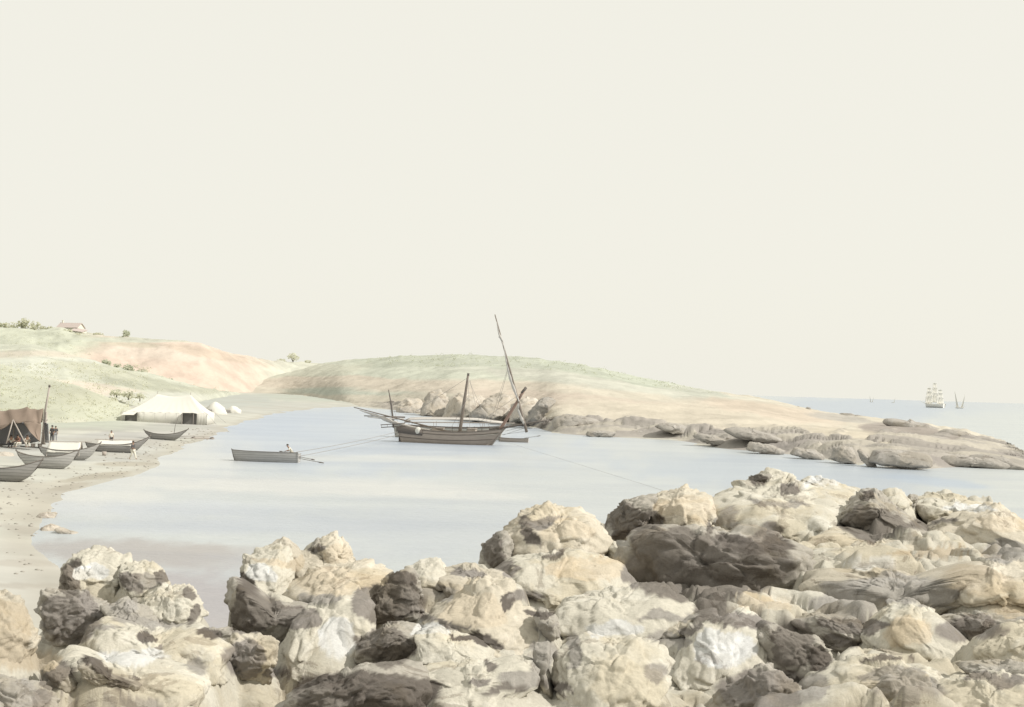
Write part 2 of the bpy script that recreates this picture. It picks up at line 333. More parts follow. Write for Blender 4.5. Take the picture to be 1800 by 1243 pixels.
# ------------------------------------------------------------------ hills, each with its own foot, ridge and far side
SHELFC = np.array([A(186, 177, 164), A(206, 197, 180), A(222, 212, 190), A(196, 187, 172)])
def hill(name, u0, u1, foot, ridge, paint, amp=.6, step=3, rows=70, power=1., mat='land', bank=None, seed=0, backz=-2, rough_ridge=1.2, shelf=None):
    u = np.arange(u0, u1 + step, step).astype(float)
    Pf = at(u, line(foot, u), line(foot, u, 2)); rj = rough_ridge * fbm(pxy(u / 16., u * 0 + seed), 3, seed); fD = line(foot, u, 2); kk = np.hanning(25)[1:-1]; kk /= kk.sum()
    fD = np.convolve(np.pad(fD, 11, 'edge'), kk, 'valid'); Pf[:, :2] *= (fD / Pf[:, 1])[:, None]; Pr = at(u, line(ridge, u), line(ridge, u, 2))
    t = np.linspace(0, 1, rows)[:, None]; Df, Dr = Pf[:, 1][None], Pr[:, 1][None]
    Dt = Df * (Dr / Df) ** t; zf = Pf[:, 2][None]; zr = Pr[:, 2][None]
    tt = np.sin(t * math.pi / 2) ** power
    if bank is not None:
        zb = line(bank, u)[None]; tb = .10; z1 = zf + (zb - zf) * smooth(0, tb, t); Z = z1 + (zr - z1) * np.clip((t - tb) / (1 - tb), 0, 1) ** .9
    else: Z = zf + (zr - zf) * tt
    q = at(np.broadcast_to(u, Dt.shape), np.full(Dt.shape, 700.), Dt); q[..., 2] = Z
    rel = fbm(np.stack([q[..., 0] / 17, q[..., 1] / 17, 0 * Z], -1), 5, seed + 2)
    st = fbm(np.stack([q[..., 0] / 40, q[..., 1] / 9, Z / 2.], -1), 4, seed + 7)
    q[..., 2] += fbm(np.stack([q[..., 0] / 3.5, q[..., 1] / 6, 0 * Z], -1), 4, seed + 9) * amp * .22 * smooth(0, .1, t)
    q[..., 2] -= rj[None] * Dr / F * smooth(.75, 1, t)
    q[..., 2] += (rel * amp + st * amp * .5) * smooth(0, .12, t) * (1 - smooth(.9, 1, t) * .8)
    px_, py_ = pix(q); c = paint(px_, py_) * np.array([1.07, 1.035, .99])
    if shelf is not None:
        ys = line(SHORE[17:], px_); hh = line(shelf, px_) * (1.25 + .6 * fbm(pxy(px_ / 40., py_ / 12.), 4, 88)); k = 1 - smooth(.8, 1.05, (ys - py_) / np.maximum(hh, 1)); k *= smooth(600, 720, px_)
        w1 = worley(np.stack([q[..., 0] / 10 + rel * .6, q[..., 1] / 4 + st * .6], -1), 12); w2 = worley(np.stack([q[..., 0] / 2.6, q[..., 1] / 1.8], -1), 13)
        q[..., 2] += k * smooth(.01, .06, t) * (((w1[2] - .35) * .95 + smooth(0, .3, w1[1] - w1[0]) * .4 + (w2[2] - .5) * .4) * (1 - .45 * smooth(1400, 1700, px_)))
        sc_ = SHELFC[np.clip((w1[2] * 4).astype(int), 0, 3)]; kk_ = (k * .9)[..., None]; c = c * (1 - kk_) + sc_ * kk_
    kb = np.linspace(0, 1, 14)[1:, None]; Db = Dr * (1 + .5 * kb); b = at(np.broadcast_to(u, Db.shape), np.full(Db.shape, 700.), Db)
    b[..., 2] = q[-1, :, 2][None] * np.cos(kb * math.pi / 2) + backz * kb
    sk = q[:1].copy(); sk[..., 2] -= 5; V = np.concatenate([sk, q, b], 0); C = np.concatenate([c[:1], c, np.broadcast_to(c[-1][None], b.shape)], 0)
    return struct(fast_grid(name, V, M[mat], C))
GR, GL, DG, OR, PE, BN = A(222, 223, 200), A(229, 230, 210), A(214, 217, 197), A(238, 220, 200), A(233, 222, 202), A(214, 206, 182)
headfoot = [(380, 690, 596), (440, 690, 625), (500, 691, 620), (560, 700, 500), (600, 714, 390)] + [(p[0], p[1] + .5, float(gnd(p[0], p[1])[1]) - .5) for p in SHORE if 640 < p[0]] + [(1900, 822, 138)]
headridge = [(380, 689, 602), (430, 682, 650), (470, 664, 680), (520, 650, 690), (560, 640, 685), (600, 634, 670), (640, 631, 650), (700, 626, 590), (800, 623, 540), (900, 626, 490), (1000, 637, 440), (1080, 652, 425), (1150, 668, 415),
             (1250, 687, 400), (1330, 698, 385), (1400, 714, 360), (1480, 728, 320), (1540, 734, 295), (1620, 743, 262), (1700, 757, 232), (1770, 783, 205), (1800, 800, 172), (1850, 812, 150), (1900, 822, 141)]
hp = lambda x, y: daub(x, y, A(231, 224, 203), [
    (760, 650, 330, 26, A(227, 230, 209), .2), (1050, 672, 250, 12, A(226, 226, 208), .3, 1, .12), (880, 632, 230, 15, A(215, 219, 199), .15, 1, .02), (1100, 662, 150, 11, A(214, 219, 198), .15, 1, .17), (720, 634, 100, 11, A(213, 217, 196), .15, 1, -.05),
    (1230, 690, 60, 8, A(216, 218, 200), .2, 1, .2), (520, 655, 110, 14, A(226, 226, 204), .2, 1, -.08), (560, 672, 190, 11, A(233, 223, 202), .2), (640, 687, 130, 8, A(214, 218, 199), .3), (800, 680, 200, 12, A(234, 224, 203), .3),
    (1020, 705, 220, 12, A(233, 220, 200), .3, 1, .08), (1250, 740, 260, 24, A(232, 223, 201), .3, 1, .1), (1370, 725, 130, 12, A(233, 220, 198), .3, 1, .15), (1050, 752, 110, 14, A(186, 178, 168), .2, .9, .05), (1250, 765, 130, 12, A(190, 182, 170), .2, .8, .1), (1450, 790, 160, 14, A(192, 184, 172), .25, .8, .1),
    (1640, 805, 180, 16, A(184, 174, 160), .25, .9), (1620, 765, 110, 17, A(180, 171, 160), .15, .9, .17), (1560, 775, 160, 12, A(228, 218, 194), .3, .7, .12), (1480, 735, 60, 7, A(204, 199, 186), .2, .9, .12), (760, 712, 90, 10, A(222, 212, 190), .3)], 31, .35)
hill('headland', 380, 1900, headfoot, headridge, hp, .9, bank=[(380, 1.6), (600, .9), (700, 1.), (950, 1.6), (1200, 1.5), (1500, 1.7), (1700, 1.1), (1800, .6), (1900, .2)], seed=4, rough_ridge=2., rows=130, shelf=[(600, 6), (700, 14), (940, 22), (1050, 30), (1200, 26), (1350, 34), (1500, 40), (1600, 50), (1700, 55), (1800, 30), (1900, 10)])
of = [(-500, 700, 480), (0, 700, 500), (370, 691, 570), (440, 691, 620), (520, 689, 720), (660, 690, 750)]
orr = [(-500, 560, 650), (-200, 566, 640), (0, 576, 640), (60, 581, 640), (100, 578, 630), (150, 586, 630), (200, 594, 630), (250, 594, 630), (300, 599, 630), (350, 606, 640), (400, 620, 690), (450, 631, 740), (480, 636, 770), (515, 637, 800), (560, 639, 820), (600, 642, 830), (660, 655, 850)]
op = lambda x, y: daub(x, y, A(224, 225, 204), [(320, 640, 180, 50, OR, .25, 1, .12), (400, 665, 120, 28, A(239, 219, 199), .3), (560, 660, 110, 40, A(228, 228, 208), .5), (240, 612, 140, 18, A(236, 222, 203), .2, 1, .1), (190, 600, 90, 7, A(216, 208, 184), .2, .7, .1), (370, 622, 90, 8, A(225, 208, 186), .2, .8, .2), (140, 610, 60, 10, A(220, 210, 188), .3, .6),
    (60, 600, 110, 26, A(220, 223, 200), .3), (260, 597, 120, 5, A(216, 220, 200), .2, .8)], 41, .35)
hill('hill', -500, 660, of, orr, op, 2.2, seed=5)
nf = [(-500, 745, 210), (0, 735, 230), (200, 728, 250), (330, 708, 300), (380, 699, 400), (430, 693, 560)]
nr_ = [(-500, 590, 400), (-100, 606, 400), (0, 611, 400), (50, 610, 400), (110, 622, 400), (180, 640, 405), (250, 655, 410), (300, 668, 420), (370, 684, 430), (430, 692, 600)]
npnt = lambda x, y: daub(x, y, A(223, 225, 204), [(60, 625, 90, 9, A(227, 220, 200), .3), (90, 640, 130, 12, A(228, 230, 212), .3), (250, 672, 90, 12, A(206, 208, 185), .25, 1, .18), (170, 650, 80, 10, A(212, 213, 190), .25, 1, .15), (340, 686, 60, 7, A(207, 208, 186), .2),
    (200, 690, 120, 10, A(236, 226, 206), .3, 1, .15), (270, 700, 90, 10, A(224, 225, 208), .3)], 51, .35)
hill('hillside', -500, 430, nf, nr_, npnt, 1.5, seed=6)
tf = [(-500, 775, 150), (-100, 768, 155), (0, 765, 158), (120, 758, 165), (220, 745, 185), (270, 738, 200)]
tr = [(-500, 620, 190), (-100, 632, 190), (0, 640, 190), (75, 664, 190), (140, 679, 195), (190, 698, 200), (230, 716, 205), (270, 733, 212)]
hill('bank', -500, 270, tf, tr, lambda x, y: daub(x, y, A(214, 216, 192), [(40, 670, 60, 16, A(219, 221, 198)), (60, 745, 100, 12, A(222, 222, 200)), (150, 700, 60, 16, A(210, 211, 186))], 61), .5, seed=8)

# ------------------------------------------------------------------ the rock ledge at the near side of the bay
def _(r_, g_, b_): return A(r_, g_, b_)
rW, rC, rO, rT, rG, rM, rD, rK = _(254, 250, 236), _(246, 238, 214), _(244, 228, 197), _(222, 206, 176), _(196, 188, 172), _(172, 163, 149), _(154, 145, 131), _(130, 121, 109)  # the grey to dark tones are rock shade painted as colour
SHADE_AND_STONE = [(125, 1015, 15, 28, rD), (237, 1022, 26, 20, rM), (270, 1022, 22, 16, rG), (292, 1018, 9, 17, rD), (130, 1085, 55, 48, rM), (215, 1062, 18, 15, rG), (235, 1092, 34, 10, rG, .4), (325, 1045, 14, 10, rD), (340, 1080, 10, 20, rD), (280, 1097, 50, 7, rG),
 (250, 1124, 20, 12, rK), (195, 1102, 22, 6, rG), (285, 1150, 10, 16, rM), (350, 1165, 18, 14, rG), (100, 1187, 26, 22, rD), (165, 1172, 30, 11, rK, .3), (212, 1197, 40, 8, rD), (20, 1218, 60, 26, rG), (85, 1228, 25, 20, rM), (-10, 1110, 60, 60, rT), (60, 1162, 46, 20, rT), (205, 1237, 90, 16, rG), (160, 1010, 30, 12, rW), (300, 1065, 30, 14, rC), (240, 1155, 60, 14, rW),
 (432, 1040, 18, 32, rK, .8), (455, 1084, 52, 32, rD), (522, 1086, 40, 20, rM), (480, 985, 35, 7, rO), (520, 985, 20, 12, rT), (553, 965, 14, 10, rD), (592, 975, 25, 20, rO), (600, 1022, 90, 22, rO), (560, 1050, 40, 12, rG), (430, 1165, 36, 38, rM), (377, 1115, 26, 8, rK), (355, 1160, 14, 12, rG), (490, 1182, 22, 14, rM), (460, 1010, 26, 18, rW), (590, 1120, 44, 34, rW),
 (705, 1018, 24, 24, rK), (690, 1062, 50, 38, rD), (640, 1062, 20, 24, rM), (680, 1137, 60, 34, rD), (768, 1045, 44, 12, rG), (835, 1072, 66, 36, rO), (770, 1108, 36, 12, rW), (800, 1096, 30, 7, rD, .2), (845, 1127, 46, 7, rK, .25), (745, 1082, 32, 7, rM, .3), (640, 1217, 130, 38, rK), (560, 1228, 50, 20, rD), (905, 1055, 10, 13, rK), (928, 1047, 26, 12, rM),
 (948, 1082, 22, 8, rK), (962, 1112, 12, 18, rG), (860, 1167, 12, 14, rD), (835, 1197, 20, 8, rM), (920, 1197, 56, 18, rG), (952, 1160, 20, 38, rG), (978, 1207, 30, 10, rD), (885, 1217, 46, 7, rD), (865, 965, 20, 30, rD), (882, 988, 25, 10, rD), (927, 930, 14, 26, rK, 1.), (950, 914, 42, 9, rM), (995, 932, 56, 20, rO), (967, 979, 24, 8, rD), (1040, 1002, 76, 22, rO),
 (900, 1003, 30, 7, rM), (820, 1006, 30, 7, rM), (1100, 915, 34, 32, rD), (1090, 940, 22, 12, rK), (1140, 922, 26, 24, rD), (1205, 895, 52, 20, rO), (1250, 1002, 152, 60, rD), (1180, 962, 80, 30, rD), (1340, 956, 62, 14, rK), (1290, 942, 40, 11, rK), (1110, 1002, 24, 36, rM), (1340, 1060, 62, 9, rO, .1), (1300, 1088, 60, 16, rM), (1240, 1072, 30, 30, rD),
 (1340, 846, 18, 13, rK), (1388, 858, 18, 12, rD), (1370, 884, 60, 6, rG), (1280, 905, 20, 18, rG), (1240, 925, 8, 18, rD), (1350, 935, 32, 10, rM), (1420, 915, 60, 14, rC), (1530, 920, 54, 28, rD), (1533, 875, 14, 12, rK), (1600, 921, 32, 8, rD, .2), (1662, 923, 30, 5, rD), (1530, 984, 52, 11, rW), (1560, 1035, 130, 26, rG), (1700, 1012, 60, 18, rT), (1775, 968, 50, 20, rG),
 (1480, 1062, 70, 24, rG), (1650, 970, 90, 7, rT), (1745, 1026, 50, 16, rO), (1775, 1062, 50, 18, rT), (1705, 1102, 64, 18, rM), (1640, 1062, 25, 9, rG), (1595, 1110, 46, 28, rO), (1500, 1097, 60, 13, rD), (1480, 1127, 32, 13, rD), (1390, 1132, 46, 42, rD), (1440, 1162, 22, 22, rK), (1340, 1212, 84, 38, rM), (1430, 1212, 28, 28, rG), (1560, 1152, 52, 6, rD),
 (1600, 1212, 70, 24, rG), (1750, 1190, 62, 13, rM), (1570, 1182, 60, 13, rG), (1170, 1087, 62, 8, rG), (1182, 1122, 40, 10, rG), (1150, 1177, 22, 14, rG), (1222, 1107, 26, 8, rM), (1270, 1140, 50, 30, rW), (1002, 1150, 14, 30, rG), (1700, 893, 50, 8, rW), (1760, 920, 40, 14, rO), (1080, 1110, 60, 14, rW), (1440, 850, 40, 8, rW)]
def stone_shade_daub(px, py, base):  # lays painted shade patches among the stone colours
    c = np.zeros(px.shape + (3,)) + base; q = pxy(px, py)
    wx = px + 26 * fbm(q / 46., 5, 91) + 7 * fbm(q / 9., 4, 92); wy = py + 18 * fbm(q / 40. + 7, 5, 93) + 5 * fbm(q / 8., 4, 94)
    for v in SHADE_AND_STONE:
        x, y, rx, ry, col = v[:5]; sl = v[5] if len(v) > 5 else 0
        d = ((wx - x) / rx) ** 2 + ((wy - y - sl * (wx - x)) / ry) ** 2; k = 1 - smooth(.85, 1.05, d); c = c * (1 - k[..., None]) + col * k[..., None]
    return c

def under_z(px): return 4.25
EDGE = [(-500, 1150), (-100, 1140), (0, 1120), (60, 1150), (120, 1070), (300, 1085), (345, 1110), (365, 1135), (400, 1130), (425, 1080), (470, 1040), (640, 1020), (840, 1016), (890, 985), (1050, 965), (1120, 915), (1300, 888), (1480, 880),
        (1620, 895), (1740, 915), (1800, 935), (1900, 960), (2400, 1000)]
u = np.linspace(-500, 2400, 820); ye = line(EDGE, u)
De = gnd(u, ye, 4.45)[:, 1]
D = np.geomspace(4.5, 62, 520); PX, DD = np.meshgrid(u, D); L = at(PX, PX * 0 + 700, DD)
XY = L[..., :2]; n0 = fbm(np.stack([XY[..., 0] / 3, XY[..., 1] / 3, 0 * DD], -1), 4, 71); n1 = fbm(np.stack([XY[..., 0] / 3, XY[..., 1] / 3, 0 * DD + 9], -1), 4, 72)
wq = XY + np.stack([n0, n1], -1) * 1.1
f1, f2, cv = worley(wq / np.array([2.3, 1.7]), 5); g1, g2, gv = worley(wq / np.array([.9, .75]) + 30, 6)
crack = smooth(0, .22, f2 - f1); crack2 = smooth(0, .25, g2 - g1)
rel = (cv - .5) * .55 + crack * .38 + (1 - np.clip(f1, 0, 1) ** 2) * .22 + (gv - .5) * .2 + crack2 * .12 + n0 * .25
rel += facets(np.stack([wq[..., 0] * .8, wq[..., 1] * .8, 0 * DD], -1), 51) * .3
rel += fbm(np.stack([XY[..., 0] * 1.6, XY[..., 1] * 1.6, 0 * DD], -1), 5, 73) * .13
e = De[None] - DD + n1 * 1.2; f = smooth(-2.2, .1, e)
L[..., 2] = -1.5 + (3.92 + 1.5 + rel) * f + (1 - f) * f * n0 * 1.5
L[..., 2] += .3 * smooth(900, 1800, PX) * f
LEDGE = L

ICO = {}
def ico(k):
    if k not in ICO:
        b = bmesh.new(); bmesh.ops.create_icosphere(b, subdivisions=k, radius=1)
        b.verts.ensure_lookup_table(); ICO[k] = (np.array([v.co[:] for v in b.verts]), np.array([[v.index for v in f.verts] for f in b.faces])); b.free()
    return ICO[k]
MOUNDS = []
def boulder(name, label, cat, poly, D, thick, lean, mat, seed, sub=5, group=None, rough=1., planes=16, grow=1.08):
    V, Fc = ico(sub); rs = np.random.RandomState(seed); V = V.copy()
    for k in range(planes):
        n = rs.normal(size=3); n[1] *= .8; n /= np.linalg.norm(n); c = rs.uniform(.72, .93)
        V -= n * (np.maximum(V @ n - c, 0) * .92)[:, None]
    poly = np.array(poly, float); cx = (poly[:, 0].min() + poly[:, 0].max()) / 2; cy = (poly[:, 1].min() + poly[:, 1].max()) / 2
    s = D / F; C0 = at(cx, cy, D); P = (poly - (cx, cy)) * s; P[:, 1] *= -1
    cr, sr = math.cos(ROLL), math.sin(ROLL); P = np.stack([P[:, 0] * cr - P[:, 1] * sr * -1 * -1, P[:, 0] * sr * -1 * -1 + P[:, 1] * cr], 1) if False else P
    ang = np.linspace(-math.pi, math.pi, 181); rad = np.zeros(181)
    for i, a in enumerate(ang):
        d = np.array([math.cos(a), math.sin(a)]); best = 0
        for j in range(len(P)):
            p, q = P[j], P[(j + 1) % len(P)]; ed = q - p; den = d[0] * ed[1] - d[1] * ed[0]
            if abs(den) < 1e-9: continue
            tt = (p[0] * ed[1] - p[1] * ed[0]) / den; uu = (p[0] * d[1] - p[1] * d[0]) / den
            if tt > 0 and -1e-6 <= uu <= 1 + 1e-6: best = max(best, tt)
        rad[i] = best
    k5 = np.array([1, 2, 3, 2, 1.]) / 9; rad = np.convolve(np.concatenate([rad[-3:-1], rad, rad[1:3]]), k5, 'valid')
    th = np.arctan2(V[:, 2], V[:, 0]); rho = np.hypot(V[:, 0], V[:, 2]); rr = np.interp(th, ang, rad) * grow
    x = rho ** .85 * rr * np.cos(th); z = rho ** .85 * rr * np.sin(th)
    y = np.sign(V[:, 1]) * np.abs(V[:, 1]) ** .75 * thick
    size = float(np.sqrt(rad.mean() * thick)); Q = np.stack([x, y, z], 1)
    Nn = V / (np.linalg.norm(V, axis=1, keepdims=True)); W_ = Q / size + seed * 3.7
    wp_ = W_ + np.stack([fbm(W_ * 1.1 + 5, 3, 1), fbm(W_ * 1.1 + 9, 3, 2), fbm(W_ * 1.1, 3, 3)], -1) * .5
    a = fbm(wp_ * 1.25, 3, seed) * .24 + fbm(wp_ * 3.2, 4, seed + 3) * .065 + fbm(W_ * 9, 4, seed + 5) * .028
    a += fbm(wp_ * np.array([.9, .9, 5.]), 3, seed + 6) * .07
    rdg = (1 - np.abs(fbm(wp_ * 2.1, 4, seed + 8)) * 4.); a -= np.clip(rdg, 0, 1) ** 2 * .09
    a = a * .62 + facets(wp_ * np.array([1.5, 1.5, 2.4]), 11) * .15
    if sub > 5: a += facets(wp_ * np.array([4., 4., 6.]), 31) * .05
    Q = Q + Nn * (a * size * rough)[:, None]
    Q[:, 1] += lean * Q[:, 2]
    if name == 'boulder': MOUNDS.append((C0[0], C0[1], C0[2], (poly[:, 0].max() - poly[:, 0].min()) * s / 2, (poly[:, 1].max() - poly[:, 1].min()) * s / 2, thick, lean))
    yaw = math.atan2(C0[0], C0[1]); c_, s_ = math.cos(-yaw), math.sin(-yaw)
    Q = np.stack([Q[:, 0] * c_ - Q[:, 1] * s_, Q[:, 0] * s_ + Q[:, 1] * c_, Q[:, 2]], 1)
    qx, qy = pix(Q + C0); col_ = stone_shade_daub(qx, qy, STONE[mat] * .6 + STONE['rock'] * .4) if name == 'boulder' else np.zeros((len(Q), 3)) + STONE[mat] * rs.uniform(.92, 1.1)
    zb = Q[:, 2].min(); Q[:, 2] -= zb
    me = bpy.data.meshes.new(name); nv = len(Q); me.vertices.add(nv); me.vertices.foreach_set('co', Q.astype(np.float32).ravel())
    n = len(Fc); me.loops.add(n * 3); me.loops.foreach_set('vertex_index', Fc.ravel().astype(np.int32)); me.polygons.add(n)
    me.polygons.foreach_set('loop_start', (np.arange(n) * 3).astype(np.int32)); me.polygons.foreach_set('loop_total', np.full(n, 3, np.int32))
    me.polygons.foreach_set('use_smooth', np.ones(n, bool)); me.update(calc_edges=True); me.materials.append(M['rock' if name == 'boulder' else 'shore'])
    ca = me.color_attributes.new('paint', 'FLOAT_COLOR', 'POINT'); cc = np.ones((nv, 4), np.float32); cc[:, :3] = col_; ca.data.foreach_set('color', cc.ravel())
    o = bpy.data.objects.new(name, me); COL.objects.link(o); o.location = (C0[0], C0[1], C0[2] + zb)
    return tag(o, label, cat, group)
GB = 'boulders of the near rock ledge'
